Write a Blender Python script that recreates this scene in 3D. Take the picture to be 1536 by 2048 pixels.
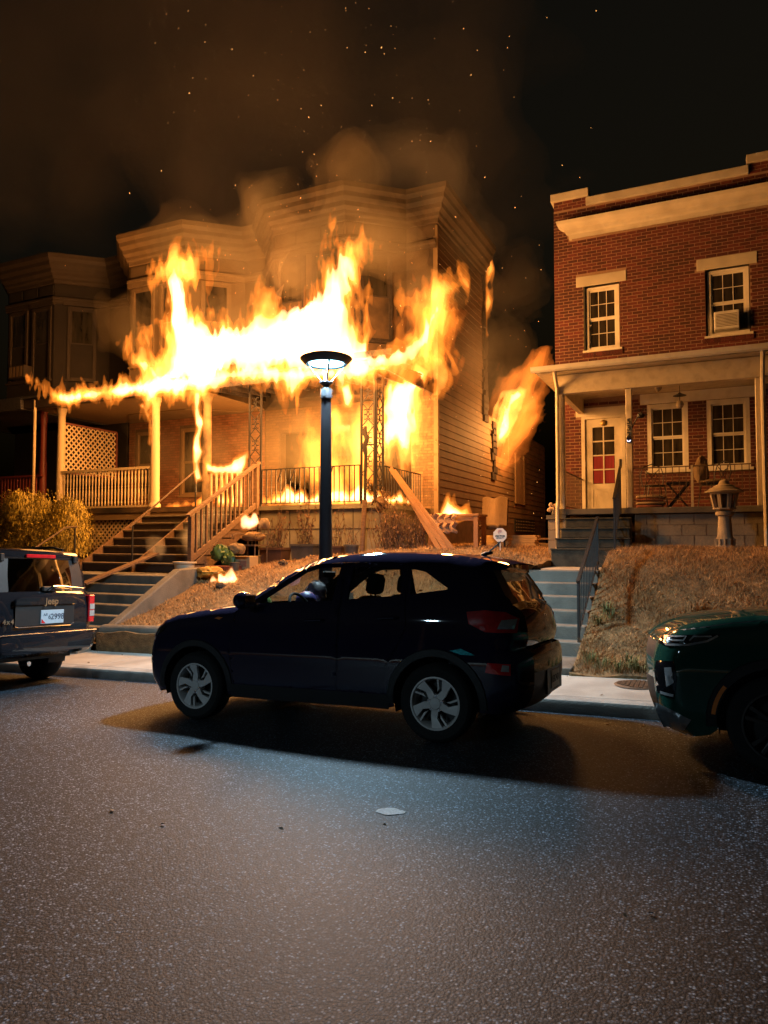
import bpy, bmesh, math, random
import numpy as np
from mathutils import Vector, Matrix
random.seed(7); np.random.seed(7)
R_ = math.radians
scene = bpy.context.scene
C = scene.collection
for o in list(bpy.data.objects): bpy.data.objects.remove(o)

# ------------------------------------------------------------------ camera, sky, exposure
cd = bpy.data.cameras.new('camera'); cam = bpy.data.objects.new('camera', cd); C.objects.link(cam)
cd.sensor_fit = 'VERTICAL'; cd.sensor_height = 36.0; cd.lens = 36.0*1420/2048
cd.clip_start = .05; cd.clip_end = 2000
cam.location = (0, 0, 1.65); cam.rotation_euler = (R_(90)+math.atan(61/1420), 0, R_(25))
scene.camera = cam
w = bpy.data.worlds.new('World'); scene.world = w; w.use_nodes = True
nt = w.node_tree; bg = nt.nodes['Background']
sky = nt.nodes.new('ShaderNodeTexSky'); sky.sky_type = 'NISHITA'; sky.sun_disc = False
sky.sun_elevation = R_(-3.0); sky.sun_rotation = R_(200); sky.air_density = 1.0; sky.dust_density = 8.0; sky.ozone_density = 0.0
nt.links.new(sky.outputs[0], bg.inputs[0]); bg.inputs[1].default_value = 0.05
vs = scene.view_settings; vs.view_transform = 'Standard'; vs.look = 'None'; vs.exposure = 0.3; vs.gamma = 1; vs.use_curve_mapping = False
cy = scene.cycles
cy.use_denoising = True; cy.max_bounces = 6; cy.diffuse_bounces = 3; cy.glossy_bounces = 3; cy.transmission_bounces = 4
cy.volume_bounces = 0; cy.transparent_max_bounces = 96; cy.sample_clamp_indirect = 4.0; cy.caustics_reflective = False; cy.caustics_refractive = False
cy.use_light_tree = True; cy.use_adaptive_sampling = True; cy.adaptive_threshold = 0.012

# ------------------------------------------------------------------ materials
MATS = {}
def mat(name, col=(.5,.5,.5), rough=.6, var=.15, scale=6.0, bump=0.0, bscale=None, metal=0.0, spec=.5, coat=0.0, dark=None, darkscale=1.5, darkamt=.5, island=0.0, emit=None, estr=0.0, stretch=None, trans=0.0):
    if name in MATS: return MATS[name]
    m = bpy.data.materials.new(name); m.use_nodes = True; t = m.node_tree; N = t.nodes; L = t.links
    p = N['Principled BSDF']
    p.inputs['Roughness'].default_value = rough; p.inputs['Metallic'].default_value = metal
    p.inputs['Specular IOR Level'].default_value = spec; p.inputs['Coat Weight'].default_value = coat
    p.inputs['Transmission Weight'].default_value = trans
    geo = N.new('ShaderNodeNewGeometry'); pos = geo.outputs['Position']
    if stretch:
        mp = N.new('ShaderNodeMapping'); mp.inputs['Scale'].default_value = stretch; L.new(pos, mp.inputs[0]); pos = mp.outputs[0]
    nz = N.new('ShaderNodeTexNoise'); nz.inputs['Scale'].default_value = scale; nz.inputs['Detail'].default_value = 5; L.new(pos, nz.inputs['Vector'])
    rp = N.new('ShaderNodeMapRange'); rp.inputs[1].default_value = .25; rp.inputs[2].default_value = .75
    rp.inputs[3].default_value = 1-var; rp.inputs[4].default_value = 1+var; L.new(nz.outputs[0], rp.inputs[0])
    val = rp.outputs[0]
    if island:
        oi = N.new('ShaderNodeObjectInfo'); ad = N.new('ShaderNodeMath'); ad.operation = 'ADD'
        L.new(geo.outputs['Random Per Island'], ad.inputs[0]); L.new(oi.outputs['Random'], ad.inputs[1])
        fr = N.new('ShaderNodeMath'); fr.operation = 'FRACT'; L.new(ad.outputs[0], fr.inputs[0])
        r2 = N.new('ShaderNodeMapRange'); r2.inputs[3].default_value = 1-island; r2.inputs[4].default_value = 1+island; L.new(fr.outputs[0], r2.inputs[0])
        mu = N.new('ShaderNodeMath'); mu.operation = 'MULTIPLY'; L.new(val, mu.inputs[0]); L.new(r2.outputs[0], mu.inputs[1]); val = mu.outputs[0]
    sc = N.new('ShaderNodeVectorMath'); sc.operation = 'SCALE'; sc.inputs[0].default_value = col[:3]; L.new(val, sc.inputs['Scale'])
    cs = sc.outputs[0]
    if dark:
        n2 = N.new('ShaderNodeTexNoise'); n2.inputs['Scale'].default_value = darkscale; n2.inputs['Detail'].default_value = 6; L.new(pos, n2.inputs['Vector'])
        r3 = N.new('ShaderNodeMapRange'); r3.inputs[1].default_value = .48; r3.inputs[2].default_value = .68; r3.inputs[4].default_value = darkamt; L.new(n2.outputs[0], r3.inputs[0])
        mx = N.new('ShaderNodeMix'); mx.data_type = 'RGBA'; L.new(r3.outputs[0], mx.inputs[0]); L.new(cs, mx.inputs[6]); mx.inputs[7].default_value = (*dark, 1); cs = mx.outputs[2]
    L.new(cs, p.inputs['Base Color'])
    if bump:
        nb = N.new('ShaderNodeTexNoise'); nb.inputs['Scale'].default_value = bscale or scale*4; nb.inputs['Detail'].default_value = 4; L.new(pos, nb.inputs['Vector'])
        bp = N.new('ShaderNodeBump'); bp.inputs['Strength'].default_value = bump; bp.inputs['Distance'].default_value = .02; L.new(nb.outputs[0], bp.inputs['Height']); L.new(bp.outputs[0], p.inputs['Normal'])
    if emit:
        p.inputs['Emission Color'].default_value = (*emit, 1); p.inputs['Emission Strength'].default_value = estr
    MATS[name] = m; return m

def glass_mat(name, tint=(.05,.05,.05), alpha=.75, rough=.03):
    if name in MATS: return MATS[name]
    m = bpy.data.materials.new(name); m.use_nodes = True; t = m.node_tree; N = t.nodes; L = t.links
    out = N['Material Output']; N.remove(N['Principled BSDF'])
    tr = N.new('ShaderNodeBsdfTransparent'); tr.inputs[0].default_value = (*tint, 1)
    gl = N.new('ShaderNodeBsdfGlossy'); gl.inputs['Roughness'].default_value = rough; gl.inputs[0].default_value = (.9,.9,.9,1)
    fz = N.new('ShaderNodeFresnel'); fz.inputs[0].default_value = 1.5
    mx = N.new('ShaderNodeMixShader'); L.new(fz.outputs[0], mx.inputs[0]); L.new(tr.outputs[0], mx.inputs[1]); L.new(gl.outputs[0], mx.inputs[2])
    L.new(mx.outputs[0], out.inputs['Surface']); MATS[name] = m; return m

def vol_mat(name, emis=None, strength=0, scatter=None, density=0, aniso=0.0, absorb=None, adens=0):
    m = bpy.data.materials.new(name); m.use_nodes = True; t = m.node_tree; N = t.nodes; L = t.links
    N.remove(N['Principled BSDF']); out = N['Material Output']; sh = None
    def add(n):
        nonlocal sh
        if sh is None: sh = n.outputs[0]
        else:
            a = N.new('ShaderNodeAddShader'); L.new(sh, a.inputs[0]); L.new(n.outputs[0], a.inputs[1]); sh = a.outputs[0]
    if emis:
        e = N.new('ShaderNodeEmission'); e.inputs[0].default_value = (*emis, 1); e.inputs[1].default_value = strength; add(e)
    if scatter:
        s = N.new('ShaderNodeVolumeScatter'); s.inputs['Color'].default_value = (*scatter, 1); s.inputs['Density'].default_value = density; s.inputs['Anisotropy'].default_value = aniso; add(s)
    if absorb:
        s = N.new('ShaderNodeVolumeAbsorption'); s.inputs['Color'].default_value = (*absorb, 1); s.inputs['Density'].default_value = adens; add(s)
    L.new(sh, out.inputs['Volume']); m.cycles.homogeneous_volume = True if hasattr(m.cycles, 'homogeneous_volume') else None
    MATS[name] = m; return m

# ------------------------------------------------------------------ mesh builder
class MB:
    def __init__(s): s.v = []; s.f = []; s.m = None
    def add(s, vs, fs):
        b = len(s.v); s.v += [tuple(x) for x in vs]; s.f += [tuple(i+b for i in f) for f in fs]; return s
    def box(s, a, b, M=None):
        (x0,y0,z0),(x1,y1,z1) = a, b
        vs = [(x0,y0,z0),(x1,y0,z0),(x1,y1,z0),(x0,y1,z0),(x0,y0,z1),(x1,y0,z1),(x1,y1,z1),(x0,y1,z1)]
        if M is not None: vs = [tuple(M @ Vector(q)) for q in vs]
        return s.add(vs, [(0,3,2,1),(4,5,6,7),(0,1,5,4),(1,2,6,5),(2,3,7,6),(3,0,4,7)])
    def bar(s, p, q, w, h=None, up=(0,0,1)):
        p = Vector(p); q = Vector(q); d = q-p; L = d.length; d.normalize(); u = Vector(up)
        if abs(d.dot(u)) > .99: u = Vector((0,1,0))
        r = d.cross(u).normalized(); u = r.cross(d); h = h or w
        vs = []
        for e in (p, q):
            for (a, b) in ((-1,-1),(1,-1),(1,1),(-1,1)): vs.append(e + r*(a*w/2) + u*(b*h/2))
        return s.add(vs, [(3,2,1,0),(4,5,6,7),(0,1,5,4),(1,2,6,5),(2,3,7,6),(3,0,4,7)])
    def tube(s, pts, rad, n=8, closed=False, caps=True):
        pts = [Vector(p) for p in pts]; k = len(pts); rings = []
        rr = rad if isinstance(rad, (list, tuple)) else [rad]*k
        ref = None; b = len(s.v)
        for i, p in enumerate(pts):
            if closed: t = pts[(i+1)%k]-pts[i-1]
            else: t = pts[min(i+1,k-1)]-pts[max(i-1,0)]
            t.normalize()
            if ref is None:
                ref = Vector((0,0,1)) if abs(t.z) < .9 else Vector((1,0,0))
            x = t.cross(ref).normalized(); yv = x.cross(t); ref = yv
            for j in range(n):
                a = 2*math.pi*j/n; s.v.append(tuple(p + x*(math.cos(a)*rr[i]) + yv*(math.sin(a)*rr[i])))
        for i in range(k if closed else k-1):
            i2 = (i+1) % k
            for j in range(n):
                j2 = (j+1) % n; s.f.append((b+i*n+j, b+i2*n+j, b+i2*n+j2, b+i*n+j2))
        if caps and not closed:
            s.f.append(tuple(b+j for j in range(n))); s.f.append(tuple(b+(k-1)*n+j for j in reversed(range(n))))
        return s
    def lathe(s, prof, c=(0,0,0), n=16, axis='z', caps=True, a0=0.0):
        b = len(s.v); k = len(prof)
        for (r, h) in prof:
            for j in range(n):
                a = a0+2*math.pi*j/n; u, v_ = r*math.cos(a), r*math.sin(a)
                if axis == 'z': q = (c[0]+u, c[1]+v_, c[2]+h)
                elif axis == 'y': q = (c[0]+u, c[1]-h, c[2]+v_)
                else: q = (c[0]+h, c[1]+u, c[2]+v_)
                s.v.append(q)
        for i in range(k-1):
            for j in range(n):
                j2 = (j+1) % n; s.f.append((b+i*n+j, b+i*n+j2, b+(i+1)*n+j2, b+(i+1)*n+j))
        if caps:
            s.f.append(tuple(b+j for j in reversed(range(n)))); s.f.append(tuple(b+(k-1)*n+j for j in range(n)))
        return s
    def prism(s, poly, a, b, plane='xz', M=None):
        # polygon in a plane, extruded between a and b along the third axis
        n = len(poly); vs = []
        for t in (a, b):
            for (u, v_) in poly:
                q = (u, t, v_) if plane == 'xz' else ((t, u, v_) if plane == 'yz' else (u, v_, t))
                vs.append(tuple(M @ Vector(q)) if M is not None else q)
        return s.add(vs, [tuple(range(n)), tuple(reversed(range(n, 2*n)))] + [(i, i+n, (i+1) % n+n, (i+1) % n) for i in range(n)])
    def grid(s, P):
        # P[i][j] rows of points
        b = len(s.v); r = len(P); c = len(P[0])
        for row in P: s.v += [tuple(q) for q in row]
        for i in range(r-1):
            for j in range(c-1): s.f.append((b+i*c+j, b+i*c+j+1, b+(i+1)*c+j+1, b+(i+1)*c+j))
        return s
    def blob(s, c, r, n=10, k=7, jit=.0, rnd=random):
        c = Vector(c); r = (r,)*3 if not isinstance(r, (tuple, list)) else r; b = len(s.v)
        for i in range(k+1):
            th = math.pi*i/k
            for j in range(n):
                ph = 2*math.pi*j/n; d = 1+(rnd.uniform(-jit, jit) if 0 < i < k else 0)
                s.v.append((c.x+r[0]*math.sin(th)*math.cos(ph)*d, c.y+r[1]*math.sin(th)*math.sin(ph)*d, c.z+r[2]*math.cos(th)*d))
        for i in range(k):
            for j in range(n):
                j2 = (j+1) % n; s.f.append((b+i*n+j, b+(i+1)*n+j, b+(i+1)*n+j2, b+i*n+j2))
        return s
    def mesh(s, name):
        me = bpy.data.meshes.new(name); me.from_pydata(s.v, [], s.f); me.update(); return me
    def build(s, name, m=None, parent=None, smooth=False, bevel=0.0, fixn=True, angle=40):
        me = s.mesh(name)
        if bevel or fixn:
            bm = bmesh.new(); bm.from_mesh(me)
            if fixn: bmesh.ops.recalc_face_normals(bm, faces=bm.faces)
            if bevel: bmesh.ops.bevel(bm, geom=[e for e in bm.edges if len(e.link_faces) == 2 and e.calc_face_angle(0) > .5], offset=bevel, segments=1, affect='EDGES', clamp_overlap=True)
            bm.to_mesh(me); bm.free()
        if smooth:
            me.shade_smooth()
            try: me.set_sharp_from_angle(angle=R_(angle))
            except Exception: pass
        return put(name, me, m, parent)
def put(name, me, m=None, parent=None):
    o = bpy.data.objects.new(name, me); C.objects.link(o)
    if m is not None:
        if me.materials: me.materials[0] = m
        else: me.materials.append(m)
    if parent is not None: o.parent = parent; o.matrix_parent_inverse = Matrix()
    return o
def tag(o, label=None, cat=None, group=None, kind=None):
    if label: o['label'] = label
    if cat: o['category'] = cat
    if group: o['group'] = group
    if kind: o['kind'] = kind
    return o
def thing(name, label, cat, group=None, loc=(0,0,0), rot=(0,0,0)):
    o = bpy.data.objects.new(name, None); C.objects.link(o); o.location = loc; o.rotation_euler = rot; o.empty_display_size = .1
    return tag(o, label, cat, group)
def Bx(name, a, b, m, parent=None, bevel=0.0): return MB().box(a, b).build(name, m, parent, bevel=bevel)
def copy_tree(o, parent=None):
    c = o.copy(); C.objects.link(c); c.parent = parent
    for ch in [q for q in bpy.data.objects if q.parent == o]: copy_tree(ch, c)
    return c
def text_mesh(s, size, extr=.004, font_shear=0.0, align='CENTER', bold=0.0, spacing=1.0):
    cu = bpy.data.curves.new('t', 'FONT'); cu.body = s; cu.size = size; cu.extrude = extr; cu.align_x = align; cu.align_y = 'CENTER'; cu.resolution_u = 3; cu.offset = bold; cu.shear = font_shear; cu.space_character = spacing
    o = bpy.data.objects.new('t', cu); C.objects.link(o); dg = bpy.context.evaluated_depsgraph_get(); dg.update()
    me = bpy.data.meshes.new_from_object(o.evaluated_get(dg)); bpy.data.objects.remove(o); bpy.data.curves.remove(cu); return me
def text_obj(name, s, size, m, parent, Mx, **k):
    me = text_mesh(s, size, **k); me.transform(Mx); o = put(name, me, None, parent); me.materials.clear(); me.materials.append(m); return o
def frame_M(origin, xdir, ydir):
    # local x -> xdir, local y -> ydir (text up), local z -> facing direction
    x = Vector(xdir).normalized(); y = Vector(ydir).normalized(); z = x.cross(y)
    return Matrix(((x.x, y.x, z.x, origin[0]), (x.y, y.y, z.y, origin[1]), (x.z, y.z, z.z, origin[2]), (0,0,0,1)))
def sm(a, b, t):
    t = min(1, max(0, (t-a)/(b-a))); return t*t*(3-2*t)
def road_z(x, y): return .035+.026*(x+2.13)-.05*max(0, y-4.6)
def walk_z(x, y=7.5): return road_z(x, 7.4)+.14+(y-7.4)*.02
def smn(a, b, t):
    t = np.clip((np.asarray(t, float)-a)/(b-a), 0, 1); return t*t*(3-2*t)
def lz_np(x, y):
    # height of the lawns and banks
    x = np.asarray(x, float); y = np.asarray(y, float)
    s = .035+.026*(x+2.13)+.024; t = 1.15+.35*smn(-9.5, -5, x); base = np.where((x < -6.3) & (x > -9.4), .28, 0)
    z = s+base+(t-s-base)*smn(8.3, 12.6, y)+np.clip(np.minimum(y, 16)-12.6, 0, None)*.03
    st = np.where(y < 9.6, .15-.1*(9.6-y), np.minimum(1.22, .15+(y-9.6)*.70))+np.clip(y-11.1, 0, 4)*.06
    wl = np.where(x < -2.2, smn(-4.2, -2.75, x), 0); z = z*(1-wl)+(st+.01)*wl
    return z+.03*np.sin(x*2.3+y)*np.sin(y*1.7-x*.6)+.015*np.sin(x*9+y*7)
def lz(x, y): return float(lz_np(x, y))
LAMP_W = 460; FIRE_W = .60
# ------------------------------------------------------------------ ground, road, kerb, pavement, banks
def noise_mesh_grid(xs, ys, zf): return [[(x, y, zf(x, y)) for x in xs] for y in ys]
def road_mat():
    m = bpy.data.materials.new('asphalt'); m.use_nodes = True; t = m.node_tree; N = t.nodes; L = t.links; p = N['Principled BSDF']
    geo = N.new('ShaderNodeNewGeometry')
    v = N.new('ShaderNodeTexVoronoi'); v.inputs['Scale'].default_value = 84; L.new(geo.outputs['Position'], v.inputs['Vector'])
    v2 = N.new('ShaderNodeTexVoronoi'); v2.inputs['Scale'].default_value = 240; L.new(geo.outputs['Position'], v2.inputs['Vector'])
    n = N.new('ShaderNodeTexNoise'); n.inputs['Scale'].default_value = .7; n.inputs['Detail'].default_value = 6; L.new(geo.outputs['Position'], n.inputs['Vector'])
    sx = N.new('ShaderNodeSeparateColor'); L.new(v.outputs['Color'], sx.inputs[0])
    rp = N.new('ShaderNodeValToRGB'); e = rp.color_ramp.elements
    e[0].position = .30; e[0].color = (.016,.016,.0165,1); e[1].position = 1; e[1].color = (.50,.50,.50,1)
    a = e.new(.55); a.color = (.060,.060,.061,1); b = e.new(.84); b.color = (.17,.17,.172,1)
    L.new(sx.outputs[0], rp.inputs[0])
    # gaps between stones
    r1 = N.new('ShaderNodeMapRange'); r1.inputs[1].default_value = .18; r1.inputs[2].default_value = .62; r1.inputs[3].default_value = 1; r1.inputs[4].default_value = .06; L.new(v.outputs['Distance'], r1.inputs[0])
    r2 = N.new('ShaderNodeMapRange'); r2.inputs[1].default_value = .3; r2.inputs[2].default_value = .7; r2.inputs[3].default_value = .75; r2.inputs[4].default_value = 1.25; L.new(n.outputs[0], r2.inputs[0])
    mu = N.new('ShaderNodeMath'); mu.operation = 'MULTIPLY'; L.new(r1.outputs[0], mu.inputs[0]); L.new(r2.outputs[0], mu.inputs[1])
    sc = N.new('ShaderNodeVectorMath'); sc.operation = 'SCALE'; L.new(rp.outputs[0], sc.inputs[0]); L.new(mu.outputs[0], sc.inputs['Scale'])
    tn = N.new('ShaderNodeVectorMath'); tn.operation = 'MULTIPLY'; tn.inputs[1].default_value = (.74,.99,1.34); L.new(sc.outputs[0], tn.inputs[0]); L.new(tn.outputs[0], p.inputs['Base Color']); p.inputs['Roughness'].default_value = .62; p.inputs['Specular IOR Level'].default_value = .35
    ad = N.new('ShaderNodeMath'); ad.operation = 'ADD'; L.new(v.outputs['Distance'], ad.inputs[0]); m2 = N.new('ShaderNodeMath'); m2.operation = 'MULTIPLY'; m2.inputs[1].default_value = .4; L.new(v2.outputs['Distance'], m2.inputs[0]); L.new(m2.outputs[0], ad.inputs[1])
    bp = N.new('ShaderNodeBump'); bp.invert = True; bp.inputs['Strength'].default_value = .35; bp.inputs['Distance'].default_value = .006; L.new(ad.outputs[0], bp.inputs['Height']); L.new(bp.outputs[0], p.inputs['Normal'])
    return m
ASPHALT = road_mat()
CONC = mat('concrete', (.36,.34,.30), .85, .14, 5, bump=.25, bscale=60, dark=(.17,.155,.135), darkscale=2.5, darkamt=.55)
CONC2 = mat('old_concrete', (.15,.135,.11), .88, .18, 4, bump=.35, bscale=45, dark=(.065,.058,.048), darkscale=2.2, darkamt=.7)
KERBM = mat('kerb_concrete', (.33,.315,.285), .8, .15, 4, bump=.3, bscale=50, dark=(.12,.115,.105), darkscale=3, darkamt=.6)
SOIL = mat('dry_turf', (.20,.12,.05), .95, .4, 9, bump=.8, bscale=40, dark=(.09,.06,.028), darkscale=5, darkamt=.7)
xs = [-60,-40]+[-30+.5*i for i in range(100)]+[25,40,60]
ys = [-40,-20,-8]+[-4+.4*i for i in range(29)]+[7.41]
ys = sorted(set(ys)); 
tag(MB().grid(noise_mesh_grid(xs, ys, road_z)).build('road', ASPHALT, smooth=True), kind='structure')
tag(MB().grid(noise_mesh_grid(xs, [7.3+.0, 8.0, 8.75], lambda x, y: walk_z(x, y)-.14)).build('ground', SOIL), kind='structure')
# kerb: rounded stones end to end
kerb = tag(thing('kerb', 'concrete kerb along the parked cars', 'kerb'), kind='structure'); kerb.pop('category', None)
x = -26.0
KP = [(0,-.2),(0,.10),(.012,.128),(.04,.14),(.155,.142),(.155,-.2)]
while x < 12:
    L = 3.0; b = MB(); P = []
    for xx in (x+.004, x+L-.004):
        P.append([(xx, 7.40+a, road_z(xx, 7.4)+h) for a, h in KP])
    b.grid(P); b.f.append((0,1,2,3,4,5)); b.f.append((11,10,9,8,7,6)); b.build('kerb_stone', KERBM, kerb, smooth=True, angle=30); x += L
# pavement slabs
pav = tag(thing('pavement', 'concrete pavement of wide slabs behind the kerb', 'pavement'), kind='structure'); pav.pop('category', None)
x = -26.3
while x < 12:
    L = 1.52; b = MB(); x1 = x+L-.012; y0, y1 = 7.562, 8.66
    vs = []
    for xx in (x, x1):
        for yy in (y0, y1):
            for dz in (-.12, 0): vs.append((xx, yy, walk_z(xx, yy)+dz+.002*math.sin(xx*7)))
    b.add(vs, [(0,1,3,2),(4,6,7,5),(0,4,5,1),(2,3,7,6),(1,5,7,3),(0,2,6,4)]); b.build('paving_slab', CONC, pav, bevel=.008); x += L
# lawn terrain
def lawn(name, x0, x1, y0, y1, lab):
    nx = int((x1-x0)/.15)+1; ny = int((y1-y0)/.15)+1
    X, Y = np.meshgrid(np.linspace(x0, x1, nx+1), np.linspace(y0, y1, ny+1)); Z = lz_np(X, Y)
    P = np.stack([X, Y, Z], -1); P = np.concatenate([P[:, :1]*(1,1,1)-np.array((0,0,.9)), P, P[:, -1:]-np.array((0,0,.9))], 1); P = np.concatenate([P[:1]-np.array((0,0,.5)), P], 0).tolist()
    return tag(MB().grid(P).build(name, SOIL, smooth=True, fixn=False), kind='structure')
lawn('lawn', -9.22, -2.70, 8.62, 18, '')
lawn('lawn', -1.60, 9, 8.62, 18, '')
lawn('lawn', -26, -12.95, 8.62, 18, '')
lawn('terrain', -60, 40, 18, 60, '')
tag(MB().grid([[(x_, y_, .0 if y_ < 11 else .95) for x_ in (-13.0,-9.2)] for y_ in (8.6, 10.9, 11.2, 18)]).build('ground', SOIL), kind='structure')
tag(MB().grid([[(x_, y_, -.02 if y_ < 9.7 else 1.0) for x_ in (-2.75,-1.55)] for y_ in (8.6, 9.6, 11.2, 18)]).build('ground', SOIL), kind='structure')
# white paint spot on the road, a few leaves
PAINT = mat('worn_road_paint', (.55,.56,.58), .7, .35, 60, bump=.5, bscale=150)
b = MB(); cx, cy_ = -1.79, 3.92; sr = random.Random(9)
pts = [(cx+.085*math.cos(a)*(1+.10*math.sin(3*a+1)+sr.uniform(-.05,.05))+.02*math.sin(a), cy_+.055*math.sin(a)*(1+.12*math.sin(4*a))) for a in [i*2*math.pi/40 for i in range(40)]]
b.v = [(px_, py_, road_z(px_, py_)+.004) for px_, py_ in pts]; b.f = [tuple(range(40))]
tag(b.build('paint_spot', PAINT, fixn=False), 'small worn white paint spot on the asphalt in front of the dark hatchback', 'road marking')
# ------------------------------------------------------------------ shared building helpers
CREAM = mat('cream_paint', (.62,.56,.44), .55, .08, 3, bump=.12, bscale=35, dark=(.36,.30,.21), darkscale=4, darkamt=.45)
WHITEP = mat('white_trim_paint', (.70,.66,.57), .5, .07, 4, bump=.1, bscale=30, dark=(.42,.37,.29), darkscale=5, darkamt=.35)
LIME = mat('limestone', (.50,.45,.35), .8, .12, 6, bump=.25, bscale=40, dark=(.28,.235,.17), darkscale=3, darkamt=.5)
BRICK = mat('red_brick', (.098,.020,.015), .85, .22, 14, bump=.5, bscale=70, island=.38, dark=(.045,.014,.010), darkscale=1.3, darkamt=.65)
MORTAR = mat('mortar', (.27,.17,.11), .95, .15, 20, bump=.3, bscale=90, dark=(.34,.22,.15), darkscale=1.6, darkamt=.5)
DKGLASS = mat('window_glass_dark', (.040,.032,.022), .10, .75, 5, spec=.6, stretch=(2.2,2.2,.35), dark=(.010,.009,.008), darkscale=2.5, darkamt=.8)
IRON = mat('black_iron', (.018,.017,.016), .5, .3, 20, bump=.2, bscale=60)
BLOCKM = mat('concrete_block', (.30,.25,.18), .9, .16, 8, bump=.4, bscale=60, island=.12, dark=(.15,.12,.085), darkscale=2, darkamt=.4)
SHING = mat('roof_shingle', (.035,.03,.028), .9, .4, 12, bump=.6, bscale=40)
CURT = mat('curtain_cloth', (.20,.16,.10), .9, .3, 4, stretch=(9,9,.6))
REDC = mat('red_curtain', (.20,.012,.022), .8, .25, 4, stretch=(8,8,.5))

def wall_cells(b, x0, x1, z0, z1, y0, y1, ops):
    X = sorted({x0, x1, *[v for o in ops for v in (o[0], o[1]) if x0 < v < x1]}); Z = sorted({z0, z1, *[v for o in ops for v in (o[2], o[3]) if z0 < v < z1]})
    for i in range(len(X)-1):
        run = None
        for k in range(len(Z)-1):
            cx, cz = (X[i]+X[i+1])/2, (Z[k]+Z[k+1])/2
            hit = any(o[0] < cx < o[1] and o[2] < cz < o[3] for o in ops)
            if not hit: run = [Z[k], Z[k+1]] if run is None else [run[0], Z[k+1]]
            if (hit or k == len(Z)-2) and run is not None: b.box((X[i], y0, run[0]), (X[i+1], y1, run[1])); run = None
    return b
def bricks(parent, x0, x1, z0, z1, y, ops, nind, m, bl=.203, bh=.060, jo=.0135, vis=lambda x, z: True, proud=.004, name='brick'):
    full = MB().box((0, -proud, 0), (bl, .03, bh)); fm = full.mesh('brick')
    bm = bmesh.new(); bm.from_mesh(fm); bmesh.ops.recalc_face_normals(bm, faces=bm.faces)
    bmesh.ops.delete(bm, geom=[f for f in bm.faces if f.normal.y > .9], context='FACES')
    bm.to_mesh(fm); bm.free(); fm.materials.append(m)
    cand = []; rest = MB(); k = 0; z = z0
    while z+bh <= z1+.03:
        x = x0 - (bl+jo)*(.5 if k % 2 else 0)
        while x < x1:
            a, e = max(x, x0), min(x+bl, x1)
            segs = [(a, e)]
            for o in ops:
                if z+bh > o[2]+.004 and z < o[3]-.004:
                    ns = []
                    for (p, q) in segs:
                        if q <= o[0] or p >= o[1]: ns.append((p, q))
                        else:
                            if p < o[0]: ns.append((p, o[0]-.003))
                            if q > o[1]: ns.append((o[1]+.003, q))
                    segs = ns
            for (p, q) in segs:
                if q-p < .03: continue
                jz = random.uniform(-.0015, .0015); jy = random.uniform(-.0025, .0025)
                if q-p > bl-.001 and vis(p, z): cand.append((p, y+jy, z+jz))
                else: rest.box((p, y-proud+jy, z+jz), (q, y+.03, min(z+bh, z1)+jz))
            x += bl+jo
        z += bh+jo; k += 1
    cand.sort(key=lambda c: c[0]**2+c[1]**2+(c[2]-1.65)**2)
    for c in cand[:nind]:
        o = put(name, fm, None, parent); o.location = c
    for c in cand[nind:]: rest.box((c[0], c[1]-proud, c[2]), (c[0]+bl, c[1]+.03, c[2]+bh))
    if rest.v: rest.build('brick', m, parent, fixn=True)['kind'] = 'stuff'
def window(parent, x0, x1, z0, z1, y, cols=3, rows=2, m=None, fw=.07, sill=True, depth=.06, split=.5, name='window', M=None, curtain=None, low=None, glass=None):
    # frame (part) with sashes, muntins, panes (sub-parts). M maps local x,y,z
    m = m or WHITEP; yf = y; T = (lambda p: tuple(M @ Vector(p))) if M is not None else (lambda p: p)
    def bx(b, a, c): return b.box(a, c, M)
    b = MB(); bx(b, (x0, yf, z0), (x0+fw, yf+depth+.05, z1)); bx(b, (x1-fw, yf, z0), (x1, yf+depth+.05, z1)); bx(b, (x0+fw, yf, z1-fw), (x1-fw, yf+depth+.05, z1)); bx(b, (x0+fw, yf, z0), (x1-fw, yf+depth+.05, z0+fw*.7))
    w_ = b.build(name, m, parent)
    if sill: bx(MB(), (x0-.05, yf-.06, z0-.06), (x1+.05, yf+.05, z0-.003)).build('sill', m, w_)
    zi0, zi1 = z0+fw*.7, z1-fw; xi0, xi1 = x0+fw, x1-fw; zm = zi0+(zi1-zi0)*split; s = .035
    for (a, c, dy) in ((zm-.0, zi1, .03), (zi0, zm, .055)):
        b = MB(); bx(b, (xi0, yf+dy, a), (xi0+s, yf+dy+.03, c)); bx(b, (xi1-s, yf+dy, a), (xi1, yf+dy+.03, c)); bx(b, (xi0+s, yf+dy, c-s), (xi1-s, yf+dy+.03, c)); bx(b, (xi0+s, yf+dy, a), (xi1-s, yf+dy+.03, a+s)); b.build('sash', m, w_)
        bx(MB(), (xi0+s, yf+dy+.012, a+s), (xi1-s, yf+dy+.016, c-s)).build('pane', glass or DKGLASS, w_)
        for i in range(1, cols):
            xx = xi0+s+(xi1-xi0-2*s)*i/cols; bx(MB(), (xx-.007, yf+dy+.004, a+s), (xx+.007, yf+dy+.0115, c-s)).build('muntin', m, w_)
        for i in range(1, rows):
            zz = a+s+(c-a-2*s)*i/rows; bx(MB(), (xi0+s, yf+dy+.003, zz-.007), (xi1-s, yf+dy+.0112, zz+.007)).build('muntin', m, w_)
    return w_
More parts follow.
